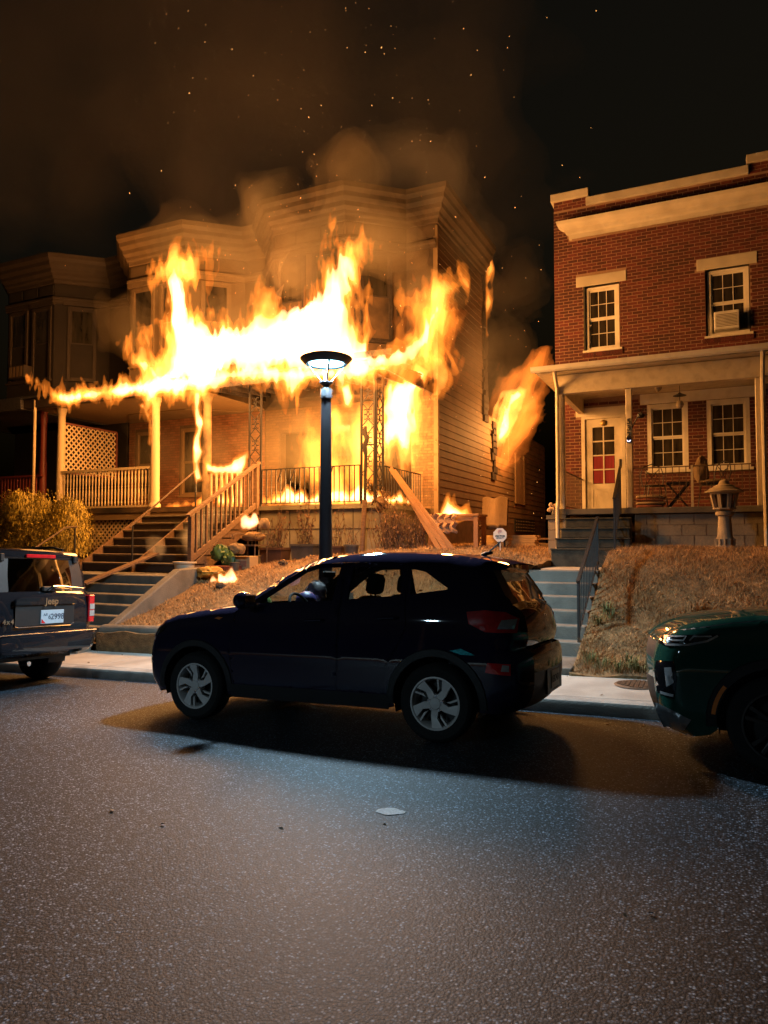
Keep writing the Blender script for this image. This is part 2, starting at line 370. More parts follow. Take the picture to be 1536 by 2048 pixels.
def sweep(path, prof, closed=False):
    # path: plan points (x,y), outward normal on the right-hand side when walking; prof: (out,z)
    n = len(path); P = []
    for i in range(n):
        d1 = (Vector(path[i])-Vector(path[i-1])).normalized() if i > 0 else None
        d2 = (Vector(path[i+1])-Vector(path[i])).normalized() if i < n-1 else None
        n1 = Vector((d1.y, -d1.x)) if d1 is not None else None; n2 = Vector((d2.y, -d2.x)) if d2 is not None else None
        if n1 is None: nn = n2
        elif n2 is None: nn = n1
        else:
            nn = (n1+n2).normalized(); nn = nn/max(.4, nn.dot(n1))
        P.append([(path[i][0]+nn.x*o, path[i][1]+nn.y*o, z) for o, z in prof])
    return P
def clear_glass(): return glass_mat('clear_pane', (.55,.55,.52))

# ------------------------------------------------------------------ brick house on the right
RH = thing('brick_house', 'red brick house with pale stone cornice, cream porch and number 532', 'house')
WY = 16.6
ops = [(-2.66,-1.86,6.02,7.55), (-.10,.76,6.04,7.52), (-2.72,-1.80,2.2,4.50), (-1.32,-.49,3.2,4.70), (-.12,.70,3.2,4.70)]
wall_cells(MB(), -3.32, 4.2, 1.3, 9.44, WY, WY+.28, ops).build('wall', MORTAR, RH)
Bx('side_wall', (-3.318, WY+.28, 1.3), (-3.05, 27, 9.4), mat('side_brick', (.16,.04,.028), .9, .3, 12), RH)
Bx('rear_roof', (-3.04, WY+.285, 9.1), (4.2, 27, 9.25), SHING, RH)
Bx('pilaster', (-3.315, WY+.002, 9.443), (-2.575, WY+.278, 9.66), MORTAR, RH); Bx('pilaster', (.80, WY+.002, 9.443), (2.0, WY+.278, 9.66), MORTAR, RH)
bops = ops+[(-2.86,-1.72,4.48,4.72), (-1.46,1.0,4.70,4.93), (-2.98,1.3,8.66,9.08), (-2.82,-1.71,7.55,7.80), (-.26,.90,7.52,7.78), (-9,9,4.86,5.36)]
bricks(RH, -3.32, 4.1, 2.2, 9.43, WY, bops, 300, BRICK, vis=lambda x, z: (z > 5.5 or (2.3 < z < 4.8)) and x < .95)
bricks(RH, -3.315, -2.575, 9.445, 9.65, WY+.002, [], 0, BRICK); bricks(RH, .80, 2.0, 9.445, 9.65, WY+.002, [], 0, BRICK)
for (a, c, z) in ((-3.38,-2.51,9.66), (-2.575,.78,9.44), (.74,2.0,9.66)):
    MB().box((a, WY-.07, z), (c, WY+.34, z+.185)).build('coping_stone', LIME, RH, bevel=.012)
# projecting cornice
prof = [(0,8.69),(.03,8.70),(.05,8.80),(.10,8.83),(.13,8.90),(.20,8.935),(.27,9.0),(.29,9.07),(0,9.12)]
P = sweep([(-2.93, WY+.05), (-2.93, WY-.0), (1.2, WY-.0), (1.2, WY+.05)], prof)
b = MB().grid(P); b.build('cornice', LIME, RH)
b = MB()
for i in range(40):
    xx = -2.9+4.1*i/40; b.box((xx, WY-.035-random.random()*.01, 8.655+random.random()*.02), (xx+.1, WY+.0, 8.70))
b.build('cornice_edge', MORTAR, RH)
for (a, c, z0, z1) in ((-2.82,-1.71,7.55,7.79), (-.26,.90,7.52,7.77)): MB().box((a, WY-.02, z0), (c, WY+.1, z1)).build('lintel', LIME, RH, bevel=.01)
window(RH, -2.62, -1.88, 6.06, 7.52, WY+.05, sill=False)
window(RH, -.06, .74, 6.08, 7.50, WY+.06, sill=False)
b = MB()
for (a, c, z) in ((-2.70,-1.80,6.0), (-.16,.82,6.02)):
    for i in range(14):
        xx = a+(c-a)*i/14; b.box((xx, WY-.03, z-.10), (xx+(c-a)/14-.010, WY+.05, z-.004))
o = b.build('sill_brick', BRICK, RH); o['kind'] = 'stuff'
for (a, c, z) in ((-2.68,-1.82,6.0), (-.13,.80,6.02)): Bx('sill', (a, WY-.045, z+.001), (c, WY+.055, z+.045), WHITEP, RH)
Bx('shutter', (-2.66, WY-.0, 6.05), (-2.625, WY+.045, 7.55), mat('dark_green_paint', (.03,.03,.022), .6), RH)
# blinds / curtains behind upper windows are hinted by pale cloth just behind the panes
for (a, c, z0, z1, m_) in ((-2.5,-2.0,6.75,7.4,CURT), (.05,.62,6.8,7.4,CURT)):
    pass
# window air conditioner
ac = thing('air_conditioner', 'white window air conditioner in the upper window of the brick house', 'air conditioner')
MB().box((.06, WY-.22, 6.14), (.54, WY+.04, 6.52)).build('case', mat('ac_white', (.62,.6,.54), .5), ac, bevel=.015)
b = MB()
for i in range(9): b.box((.10, WY-.232, 6.19+i*.031), (.50, WY-.2205, 6.203+i*.031))
b.build('grille', mat('ac_grille', (.16,.13,.09), .6), ac)
Bx('side_panel', (.545, WY+.01, 6.14), (.70, WY+.03, 6.5), mat('ac_panel', (.10,.085,.06), .6), ac)
# door with glazing
d = MB()
X0, X1, Z0, Z1 = -2.66, -1.86, 2.31, 4.46; gx0, gx1, gz0, gz1 = -2.50, -2.02, 2.98, 4.27
for a, c in (((X0,WY+.02,Z0),(gx0,WY+.07,Z1)), ((gx1,WY+.02,Z0),(X1,WY+.07,Z1)), ((gx0,WY+.02,gz1),(gx1,WY+.07,Z1)), ((gx0,WY+.02,Z0),(gx1,WY+.07,gz0))): d.box(a, c)
door = d.build('door', CREAM, RH)
for i in range(4):
    for j in range(2):
        za, zb = gz0+(gz1-gz0)*i/4, gz0+(gz1-gz0)*(i+1)/4; xa, xb = gx0+(gx1-gx0)*j/2, gx0+(gx1-gx0)*(j+1)/2
        Bx('pane', (xa+.012, WY+.04, za+.012), (xb-.012, WY+.046, zb-.012), REDC if i < 2 else DKGLASS, door)
for i in range(1, 4): zz = gz0+(gz1-gz0)*i/4; Bx('muntin', (gx0, WY+.025, zz-.014), (gx1, WY+.048, zz+.014), CREAM, door)
Bx('muntin', ((gx0+gx1)/2-.014, WY+.024, gz0), ((gx0+gx1)/2+.014, WY+.0475, gz1), CREAM, door)
b = MB(); 
for a, c in (((-2.52,2.42),(-2.0,2.44)), ((-2.52,2.86),(-2.0,2.88)), ((-2.52,2.44),(-2.5,2.86)), ((-2.02,2.44),(-2.0,2.86))): b.box((a[0], WY+.012, a[1]), (c[0], WY+.0195, c[1]))
b.build('panel_moulding', CREAM, door)
MB().tube([(-1.90,WY-.02,3.36),(-1.90,WY-.03,3.42),(-1.90,WY-.02,3.5)], .014, 6).build('handle', IRON, door)
Bx('lock_plate', (-1.925, WY+.008, 3.32), (-1.875, WY+.0195, 3.52), IRON, door)
b = MB(); b.box((-2.74,WY-.03,2.3),(-2.662,WY+.08,4.52)); b.box((-1.858,WY-.03,2.3),(-1.78,WY+.08,4.52)); b.box((-2.662,WY-.03,4.462),(-1.858,WY+.08,4.52)); b.build('door_frame', CREAM, RH)
Bx('door_lintel', (-2.86, WY-.02, 4.525), (-1.72, WY+.05, 4.72), CREAM, RH)
MB().lathe([(.0,0),(.07,.0),(.07,.025),(.04,.05),(.0,.055)], (-2.25, WY-.01+.03, 4.36), 12, 'y').build('wreath_knob', mat('brass', (.4,.28,.1), .35, metal=.8), door)
for (a, c) in ((-1.32,-.49), (-.12,.70)): window(RH, a, c, 3.23, 4.69, WY+.0, fw=.085, sill=True)
Bx('lintel', (-1.46, WY-.015, 4.70), (1.0, WY+.05, 4.93), WHITEP, RH)
# porch
b = MB().box((-2.88, 13.98, 2.185), (4.2, WY-.012, 2.30)); b.build('porch_floor', CONC2, RH, bevel=.01)
z = 1.38; row = 0
while z < 2.17:
    x = -1.36-(.2 if row % 2 else 0)
    while x < 2.3:
        a, e = max(x, -1.36), x+.40
        if e-a > .05: MB().box((a, 14.06+random.uniform(-.004,.004), z), (e-.008, 14.24, min(z+.192, 2.183))).build('concrete_block', BLOCKM, RH)
        x += .408
    z += .2; row += 1
Bx('foundation_core', (-1.35, 14.075, 1.2), (4.2, 16.5, 2.18), MORTAR, RH)
z = 1.3; 
while z < 2.1:
    MB().box((-2.97, 14.0, z), (-2.64, 14.35, z+.19)).build('pier_block', BLOCKM, RH); z += .2
Bx('pier_core', (-2.96, 14.36, 1.2), (-2.64, 16.5, 2.1), MORTAR, RH)
MB().box((-3.0, 13.96, 2.105), (-2.62, 14.4, 2.184)).build('pier_cap', CONC2, RH)
POST = mat('porch_paint', (.58,.50,.37), .55, .1, 5, bump=.15, bscale=30, dark=(.34,.27,.18), darkscale=6, darkamt=.5)
for xx in (-2.70, -1.44, .74): MB().box((xx-.055, 14.02, 2.302), (xx+.055, 14.14, 4.56)).build('post', POST, RH, bevel=.008)
MB().box((-2.80, 13.99, 4.56), (4.2, 14.16, 4.93)).build('beam', POST, RH, bevel=.008)
MB().box((-2.80, 14.165, 4.60), (-2.68, WY-.01, 4.92)).build('beam', POST, RH)
b = MB().grid([[(-3.15, 13.72, 4.96), (4.2, 13.72, 4.96)], [(-3.15, WY-.012, 5.02), (4.2, WY-.012, 5.02)]]); 
MB().box((-3.12, 13.74, 4.94), (4.2, WY-.012, 4.965)).build('ceiling_board', POST, RH)
MB().add([(-3.16,13.70,5.06),(4.2,13.70,5.06),(4.2,WY-.012,5.34),(-3.0,WY-.012,5.34),(-3.16,13.70,4.97),(4.2,13.70,4.97),(4.2,WY-.012,4.97),(-3.0,WY-.012,4.97)], [(0,1,2,3),(0,4,5,1),(0,3,7,4),(3,2,6,7),(4,7,6,5),(1,5,6,2)]).build('porch_roof', SHING, RH)
G = [(0,5.05),(.0,4.965),(.02,4.945),(.06,4.945),(.09,4.975),(.10,5.05),(.085,5.055),(.08,5.0),(.02,5.0),(.015,5.05)]
MB().grid([[(xx, 13.69-o, z) for o, z in G] for xx in (-3.2, -1.0, 1.2, 4.2)]).build('gutter', WHITEP, RH)
def spout(xx, yb, pts_z, nm, parent, m):
    b = MB().tube([(xx, yb+oy, z) for oy, z in pts_z], .038, 8); b.build(nm, m, parent, smooth=True)
spout(-2.76, 13.9, [(-.17,4.96),(-.15,4.9),(.05,4.68),(.06,4.6),(.06,3.1),(.05,2.9),(.055,2.5),(.0,2.38),(-.03,2.28),(-.03,1.62),(-.08,1.5)], 'downspout', RH, POST)
spout(.80, 13.9, [(-.17,4.96),(-.15,4.9),(.04,4.6),(.06,4.5),(.06,2.75),(.05,2.55),(.0,2.4),(-.03,2.28),(-.03,1.62),(-.10,1.48)], 'downspout', RH, POST)
# porch front railing
def iron_rail(parent, p, q, h, n, m, r=.007, bot=.08, nm='baluster', tr=.012):
    p = Vector(p); q = Vector(q); up = Vector((0,0,1))
    MB().bar(p+up*h, q+up*h, tr*2, tr*1.6).build('top_rail', m, parent); MB().bar(p+up*bot, q+up*bot, tr*1.5, tr).build('bottom_rail', m, parent)
    for i in range(1, n):
        a = p.lerp(q, i/n); MB().bar(a+up*bot, a+up*h, r*2).build(nm, m, parent)
RUST = mat('rusty_iron', (.10,.06,.035), .7, .35, 18, bump=.3, bscale=70)
iron_rail(RH, (-1.38,14.06,2.302), (.68,14.06,2.302), .74, 18, RUST, bot=.14)
MB().box((-.385,14.04,2.302),(-.345,14.08,3.06)).build('rail_post', POST, RH)
iron_rail(RH, (-2.72,14.16,2.302), (-2.72,WY-.02,2.302), .78, 16, RUST)
b = thing('house_number', 'dark house number digits 532 on the porch post', 'house number')
for i, ch in enumerate('532'): text_obj('digit', ch, .145, IRON, b, frame_M((-1.44, 14.012, 3.93-i*.125), (1,0,0), (0,0,1)), extr=.004, bold=.004)
# carpeted porch steps
CARP = mat('step_carpet', (.045,.045,.035), .95, .45, 12, bump=.5, bscale=60, dark=(.10,.085,.06), darkscale=4, darkamt=.6)
for i in range(4):
    z1 = 2.11-.19*i; y0 = 13.75-.27*i; dx = .035*i
    MB().box((-2.60-dx, y0, z1-.19 if i < 3 else 1.2), (-1.40+dx*.6, 13.975-.27*i+.02 if i else 13.972, z1)).build('step', CARP, RH, bevel=.02)
    MB().box((-2.61-dx, y0-.02, z1-.025), (-1.395+dx*.6, y0+.1, z1+.004)).build('nosing', CARP, RH, bevel=.008)
Bx('step_core', (-2.55, 13.2, 1.1), (-1.45, 13.97, 1.5), CONC2, RH)
# ------------------------------------------------------------------ lower concrete steps and walk
ST = thing('garden_steps', 'grey concrete garden steps beside the black handrail, right bank', 'steps')
for i in range(6):
    z1 = 1.22-.178*i; y0 = 11.12-.30*i
    MB().box((-2.69, y0, z1-.178-.1), (-1.61, y0+.33, z1)).build('step', CONC2, ST, bevel=.014)
MB().box((-2.69, 11.43, 1.05), (-1.61, 13.18, 1.215)).build('landing', CONC, ST, bevel=.01)
MB().box((-2.69, 8.67, -.2), (-1.58, 9.61, .15)).build('walk', CONC2, ST, bevel=.01)
def stair_rail(name, lab, x, p0, p1, h, n, endh=None):
    t = thing(name, lab, 'handrail'); (ya, za), (yb, zb) = p0, p1
    MB().bar((x, ya-.03, za+h), (x, yb+.03, zb+h), .045, .03).build('top_rail', IRON, t)
    MB().bar((x, ya, za+.12), (x, yb, zb+.12), .02, .02).build('bottom_rail', IRON, t)
    for i in range(n+1):
        f = i/n; y = ya+(yb-ya)*f; z = za+(zb-za)*f; e = i in (0, n)
        MB().bar((x, y, z-.02 if e else z+.12), (x, y, z+h), .032 if e else .014).build('post' if e else 'baluster', IRON, t)
    return t
stair_rail('handrail', 'black iron handrail beside the lower garden steps', -1.66, (9.66,.33), (11.4,1.24), .80, 13)
stair_rail('handrail', 'black iron handrail on the carpeted porch steps of the brick house', -1.60, (13.0,1.54), (13.93,2.20), .88, 9)
# ------------------------------------------------------------------ row houses on the left (the near one burns)
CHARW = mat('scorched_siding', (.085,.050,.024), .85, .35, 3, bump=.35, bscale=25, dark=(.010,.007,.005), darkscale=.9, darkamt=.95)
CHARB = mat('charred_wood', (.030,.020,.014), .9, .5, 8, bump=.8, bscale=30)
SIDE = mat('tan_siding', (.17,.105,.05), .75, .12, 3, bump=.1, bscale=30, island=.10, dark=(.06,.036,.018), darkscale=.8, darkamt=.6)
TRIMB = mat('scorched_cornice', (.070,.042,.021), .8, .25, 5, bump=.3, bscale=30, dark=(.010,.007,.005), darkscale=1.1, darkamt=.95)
TRIMM = mat('buff_cornice', (.20,.125,.058), .7, .1, 5, bump=.1, bscale=30, dark=(.16,.10,.05), darkscale=3, darkamt=.4)
TRIML = mat('brown_cornice', (.040,.026,.017), .7, .15, 5, bump=.1, bscale=30)
WALLM = mat('ochre_stucco', (.15,.092,.042), .85, .12, 3, bump=.2, bscale=30)
WALLL = mat('brown_stucco', (.018,.012,.009), .85, .15, 3, bump=.2, bscale=30)
TANBR = mat('tan_brick', (.16,.088,.038), .85, .18, 12, bump=.4, bscale=60, island=.22)
ORBR = mat('orange_brick', (.21,.085,.038), .85, .18, 12, bump=.4, bscale=60, island=.25)
MORT2 = mat('dark_mortar', (.10,.065,.035), .95, .2, 20)
BAY = [(-11.42,16.55), (-10.4,15.5), (-8.3,15.5), (-7.1,16.6), (-6.27,16.6)]
CORN = [(0,9.75),(.05,9.76),(.06,9.86),(.12,9.90),(.13,9.98),(.22,10.05),(.23,10.16),(.32,10.25),(.33,10.36),(.40,10.45),(.41,10.58),(0,10.62)]
BELT = [(0,9.12),(.05,9.13),(.06,9.20),(.10,9.24),(.10,9.31),(.03,9.36),(0,9.37)]
def face_M(p, q):
    d = (Vector(q)-Vector(p)).normalized(); 
    return Matrix(((d.x,-d.y,0,p[0]),(d.y,d.x,0,p[1]),(0,0,1,0),(0,0,0,1))), (Vector(q)-Vector(p)).length
def row_house(dx, name, label, wallm, trim, brickm, backy=20.6, dz=0.0, winm=None):
    H = thing(name, label, 'house')
    B_ = [(x+dx, y) for x, y in BAY]
    MB().prism(B_+[(B_[-1][0], backy), (B_[0][0], backy)], 5.36, 9.76+dz, 'xy').build('upper_wall', wallm, H)
    back = [(B_[-1][0], backy)]
    MB().grid(sweep(B_+back, [(o, z+dz) for o, z in CORN])).build('cornice', trim, H)
    MB().prism([(x, y+.05) for x, y in B_]+[(B_[-1][0]-.02, backy), (B_[0][0], backy)], 10.50+dz, 10.60+dz, 'xy').build('roof', SHING, H)
    MB().grid(sweep(B_, [(o, z+dz) for o, z in BELT])).build('belt_course', trim, H)
    for i in range(4):
        M_, L = face_M(B_[i], B_[i+1])
        if L > 1.0 and i in (1, 2):
            n = 2 if L > 2 else 1
            for k in range(n):
                c = L*(k+.5)/n
                window(H, c-.42, c+.42, 6.75+dz, 9.05+dz, -.05, cols=1, rows=1, m=winm or trim, fw=.09, M=M_, split=.5)
                MB().box((c-.55, -.09, 9.08+dz), (c+.55, -.002, 9.21+dz), M_).build('window_head', trim, H)
        for k in range(max(1, int(L/.55))):   # frieze panels under the cornice
            n = max(1, int(L/.55)); a = L*k/n+.05; e = L*(k+1)/n-.05
            MB().box((a, -.025, 9.42+dz), (e, -.002, 9.70+dz), M_).build('frieze_panel', wallm, H)
    return H
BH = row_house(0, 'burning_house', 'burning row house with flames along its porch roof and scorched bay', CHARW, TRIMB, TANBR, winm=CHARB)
MH = row_house(-5.06, 'row_house', 'ochre row house with buff cornice and white porch columns next to the fire', WALLM, TRIMM, ORBR)
LH = row_house(-10.3, 'row_house', 'dark brown row house with red porch at the left edge', WALLL, TRIML, ORBR, dz=.0)
# ---- burning house: first floor
b = wall_cells(MB(), -11.42, -6.272, 1.2, 5.36, 16.6, 16.85, [(-8.25,-6.98,2.5,4.95), (-10.9,-9.95,2.5,4.7), (-9.55,-8.65,3.1,4.9)]); b.build('wall', MORT2, BH)
bricks(BH, -11.4, -6.28, 2.5, 5.35, 16.6, [(-8.25,-6.96,2.4,4.95), (-10.95,-9.9,2.4,4.75), (-9.6,-8.6,3.05,4.95)], 160, TANBR, vis=lambda x, z: x > -7.2)
Bx('room_floor', (-11.3, 16.86, 2.3), (-6.5, 20.4, 2.45), CHARB, BH); Bx('room_back', (-11.3, 20.3, 2.45), (-6.5, 20.4, 5.35), CHARW, BH)
window(BH, -9.55, -8.65, 3.1, 4.9, 16.6, cols=1, rows=1, m=CHARB)
# side wall: clapboards one by one
Bx('side_wall', (-6.45, 16.62, 1.2), (-6.30, 20.6, 9.75), CHARW, BH); Bx('side_wall', (-6.45, 20.6, 1.2), (-6.30, 29.0, 5.6), CHARW, BH)
b = MB(); bm_ = None
def board(y0, y1, z, h=.198):
    return MB().add([(-6.30,y0,z),(-6.255,y0,z),(-6.272,y0,z+h),(-6.30,y0,z+h),(-6.30,y1,z),(-6.255,y1,z),(-6.272,y1,z+h),(-6.30,y1,z+h)], [(0,1,2,3),(4,7,6,5),(1,5,6,2),(0,4,5,1),(3,2,6,7)])
z = 2.3; k = 0
while z < 9.6:
    y1 = 20.55 if z > 5.4 else 29.0
    if 4.2 < z < 5.5: y1 = 21.4+.25*math.sin(k*2.1)
    board(16.70, y1+(random.uniform(-.15,.03) if z > 5.4 else 0), z).build('siding_board', SIDE, BH); 
    if 4.2 < z < 5.4: board(23.4, 29.0, z).build('siding_board', SIDE, BH)
    z += .19; k += 1
Bx('corner_board', (-6.36, 16.594, 2.3), (-6.245, 16.695, 9.70), TRIMM, BH)
Bx('side_base', (-6.46, 16.61, 1.0), (-6.262, 29, 2.29), mat('base_stucco', (.12,.07,.04), .9, .35, 5, bump=.5, bscale=20), BH)
MB().box((-6.254, 24.1, 3.0), (-6.20, 24.25, 4.75)).build('window_casing', TRIMM, BH); MB().box((-6.254, 25.25, 3.0), (-6.20, 25.4, 4.75)).build('window_casing', TRIMM, BH); MB().box((-6.254, 24.25, 3.0), (-6.215, 25.25, 4.6)).build('side_window', mat('boarded_window', (.28,.18,.09), .7), BH)
v = MB().box((-6.25, 24.0, 2.0), (-6.23, 27.0, 2.48)).build('basement_vent', IRON, BH)
b = MB()
for i in range(12):
    for j in range(4):
        b.box((-6.226, 24.15+i*.24, 2.05+j*.11), (-6.222, 24.25+i*.24, 2.09+j*.11))
b.build('vent_holes', mat('vent_metal', (.4,.3,.18), .5), v)['kind'] = 'stuff'
# charred strip where the siding burnt through
b = MB()
for i in range(24):
    zz = 5.3+i*.19; b.box((-6.33, 20.5+random.uniform(-.1,.1), zz), (-6.2, 20.75+random.uniform(-.05,.15), zz+.22))
b.build('charred_edge', CHARB, BH)
b = MB()
for i in range(9):
    zz = 3.6+i*.2; b.box((-6.30, 21.35+random.uniform(-.12,.12), zz), (-6.21, 21.7+random.uniform(-.1,.2), zz+.24))
b.build('charred_edge', CHARB, BH)
# peeled flashing on the bay
b = MB()
for (x_, z_, s_) in ((-10.2,9.0,1),(-10.3,8.2,.8),(-8.1,9.1,1.1),(-8.0,8.6,1.0),(-10.28,7.5,.7)):
    pts = [(x_, 15.42, z_), (x_+.35*s_, 15.36, z_+.2*s_), (x_+.12, 15.30, z_-.25*s_), (x_+.02, 15.42, z_-.7*s_), (x_-.08, 15.44, z_-.3*s_)]
    n = len(b.v); b.v += pts+[(p[0], p[1]-.008, p[2]) for p in pts]; b.f += [tuple(n+i for i in range(5)), tuple(n+9-i for i in range(5))]
b.build('peeling_flashing', mat('burnt_metal', (.16,.11,.07), .5, .3, 10, metal=.3), BH, fixn=False)
# porch of the burning house
PF = mat('porch_concrete', (.22,.19,.13), .9, .2, 5, bump=.3, bscale=40, dark=(.09,.07,.045), darkscale=2.5, darkamt=.7)
MB().box((-9.74, 13.9, 1.0), (-6.52, 14.1, 2.40)).build('foundation_wall', PF, BH); MB().box((-6.72, 14.1, 1.0), (-6.52, 16.59, 2.40)).build('foundation_wall', PF, BH)
for i in range(4): Bx('foundation_joint', (-9.7+i*.82, 13.893, 1.3), (-9.685+i*.82, 13.899, 2.39), CHARB, BH)
Bx('foundation_joint', (-9.74, 13.892, 1.95), (-6.52, 13.8985, 1.965), CHARB, BH)
MB().box((-11.39, 13.84, 2.402), (-6.48, 16.59, 2.5)).build('porch_floor', PF, BH)
for i in range(11):   # charred roof deck boards and rafters
    x_ = -11.3+i*.49
    MB().bar((x_, 13.62, 5.46), (x_, 16.55, 5.66), .05, .14).build('rafter', CHARB, BH)
for i in range(13):
    y_ = 13.6+i*.235
    if i in (2, 5): continue
    MB().bar((-11.39, y_, 5.56+i*.016), (-6.35-(.6 if i in (1, 4) else 0), y_, 5.56+i*.016), .2, .025).build('roof_board', CHARB, BH)
MB().box((-11.39, 13.56, 5.34), (-6.3, 13.60, 5.60)).build('fascia', CHARB, BH); MB().box((-7.0, 13.46, 5.62), (-6.1, 14.6, 5.74)).build('eave_remnant', CHARB, BH)
MB().box((-6.40, 13.56, 5.38), (-6.34, 16.55, 5.58)).build('fascia', CHARB, BH)
# wrought-iron lattice posts
def cscroll():
    b = MB(); pts = []
    for i in range(17):
        t = i/16; a = -2.2+t*4.4*1.0; r = .055
        pts.append((.0+r*math.cos(a)*.9, 0, r*math.sin(a)))
    # curled ends
    for e, s in ((0, -1), (1, 1)):
        pass
    return b.tube(pts, .011, 5)
SCM = cscroll().mesh('scroll'); SCM.materials.append(IRON)
LATT = mat('porch_iron', (.014,.010,.008), .6, .3, 15)
SCM.materials.clear(); SCM.materials.append(LATT)
def iron_post(x, y, wdt, dirv, z0=2.5, z1=5.4):
    d = Vector(dirv); P_ = BH
    for e in (0, 1): q = Vector((x, y, 0))+d*(wdt*e); MB().bar((q.x, q.y, z0), (q.x, q.y, z1), .042).build('iron_upright', LATT, P_)
    for zz in (z0+.02, z1-.02): MB().bar((x, y, zz), (x+d.x*wdt, y+d.y*wdt, zz), .022).build('iron_rung', LATT, P_)
    n = 5; H = (z1-z0-.3)/n; rot = math.atan2(d.y, d.x)
    for i in range(n):
        zc = z0+.15+H*(i+.5); c = Vector((x, y, zc))+d*(wdt/2)
        for (sx, sz) in ((-1,1),(1,1),(-1,-1),(1,-1)):
            o = put('iron_scroll', SCM, None, P_); o.location = c+d*(sx*.062)+Vector((0,0,sz*.055)); o.rotation_euler = (0, 0, rot if sx < 0 else rot+math.pi); 
        if i < n-1:
            z2 = zc+H/2; ww = wdt/2-.014
            for s in (-1, 1):
                MB().bar(Vector((c.x, c.y, zc+.1))-d*(.0), Vector((c.x, c.y, z2))+d*(s*ww), .017).build('iron_stay', LATT, P_)
                MB().bar(Vector((c.x, c.y, zc+H-.1)), Vector((c.x, c.y, z2))+d*(s*ww), .017).build('iron_stay', LATT, P_)
iron_post(-10.03, 13.92, .33, (1,0,0)); iron_post(-7.04, 13.92, .32, (1,0,0)); iron_post(-6.69, 13.95, .34, (0,1,0))
def rail_run(P_, p, q, n, m, h=.86, bot=.06):
    p = Vector(p); q = Vector(q); u = Vector((0,0,1))
    MB().bar(p+u*h, q+u*h, .032, .022).build('top_rail', m, P_); MB().bar(p+u*bot, q+u*bot, .025, .018).build('bottom_rail', m, P_)
    for i in range(n+1): a = p.lerp(q, i/n); MB().bar(a+u*bot, a+u*(h-.01), .02).build('iron_baluster', m, P_)
rail_run(BH, (-9.66,13.92,2.5), (-7.08,13.92,2.5), 20, LATT); rail_run(BH, (-6.69,14.34,2.5), (-6.69,16.5,2.5), 15, LATT)
for x_ in (-9.1,-8.75,-7.75): MB().tube([(x_,13.90,3.36),(x_-.03,13.87,3.22),(x_-.1,13.88,3.08),(x_-.06,13.89,3.05)], .018, 6).build('melted_drip', CHARB, BH)
# small white balustrade beside the stair, already burning
WB = mat('weathered_white_wood', (.55,.45,.30), .7, .2, 10, bump=.2, bscale=40, dark=(.2,.13,.07), darkscale=6, darkamt=.5)
for i in range(8): MB().box((-11.2+i*.155, 13.93, 2.52), (-11.16+i*.155, 13.97, 3.35)).build('baluster', WB, BH)
MB().box((-11.3, 13.92, 3.35), (-10.05, 13.99, 3.42)).build('hand_rail', CHARB, BH)
# ---- middle house: first floor, porch
b = wall_cells(MB(), -16.5, -11.43, 1.2, 5.36, 16.6, 16.85, [(-16.2,-15.3,3.05,5.05), (-14.45,-13.55,3.05,5.05)]); b.build('wall', MORT2, MH)
bricks(MH, -16.5, -11.44, 2.5, 5.35, 16.6, [(-16.25,-15.25,3.0,5.1), (-14.5,-13.5,3.0,5.1)], 200, ORBR, vis=lambda x, z: z < 5.2)
window(MH, -16.2, -15.3, 3.05, 5.05, 16.6, cols=1, rows=1, m=TRIMM); window(MH, -14.45, -13.55, 3.05, 5.05, 16.6, cols=1, rows=1, m=TRIMM)
MB().box((-16.6, 13.84, 2.42), (-11.40, 16.59, 2.54)).build('porch_floor', CHARW, MH)
MB().box((-16.6, 13.86, 2.24), (-11.40, 13.9, 2.415)).build('porch_fascia', TRIMM, MH)
COLM = mat('column_paint', (.50,.38,.22), .6, .08, 4, bump=.1, bscale=25, dark=(.4,.3,.18), darkscale=4, darkamt=.3)
colp = [(.15,0),(.15,.08),(.125,.11),(.125,.16),(.118,.2),(.112,1.2),(.098,2.62),(.115,2.66),(.12,2.72),(.14,2.76),(.14,2.83)]
for x_, P_, m_ in ((-13.02, MH, COLM), (-16.42, MH, COLM), (-11.36, BH, CHARB)):
    MB().lathe(colp, (x_, 14.0, 2.545 if P_ is MH else 2.505), 16).build('column', m_ if P_ is MH else mat('scorched_column', (.30,.2,.1), .8, .4, 4, dark=(.02,.015,.01), darkscale=1.5, darkamt=.95), P_, smooth=True)
MB().box((-17.45, 13.6, 5.385), (-11.41, 13.78, 5.62)).build('porch_beam', TRIML, MH)
MB().add([(-17.45,13.50,5.63),(-11.41,13.50,5.63),(-11.41,16.59,5.9),(-17.45,16.59,5.9),(-17.45,13.50,5.70),(-11.41,13.50,5.70),(-11.41,16.59,5.97),(-17.45,16.59,5.97)], [(0,1,2,3),(4,7,6,5),(0,4,5,1),(0,3,7,4),(1,5,6,2),(3,2,6,7)]).build('porch_roof', SHING, MH)
MB().box((-17.4, 13.79, 5.385), (-11.42, 16.58, 5.41)).build('porch_ceiling', TRIMM, MH)
turn = [(.022,0),(.022,.1),(.014,.13),(.02,.2),(.024,.32),(.02,.42),(.012,.47),(.02,.5),(.012,.53),(.02,.6),(.024,.7),(.014,.8),(.022,.84),(.022,.93)]
TM = MB().lathe(turn, (0,0,0), 8).mesh('turned_baluster'); TM.materials.append(COLM); TM.shade_smooth()
for i in range(27): o = put('baluster', TM, None, MH); o.location = (-16.22+i*.117, 13.96, 2.62)
MB().box((-16.34, 13.92, 3.55), (-13.13, 14.0, 3.615)).build('top_rail', COLM, MH); MB().box((-16.34, 13.93, 2.565), (-13.13, 13.99, 2.618)).build('bottom_rail', COLM, MH)
LATM = mat('lattice_wood', (.48,.36,.21), .75, .15, 12, island=.1)
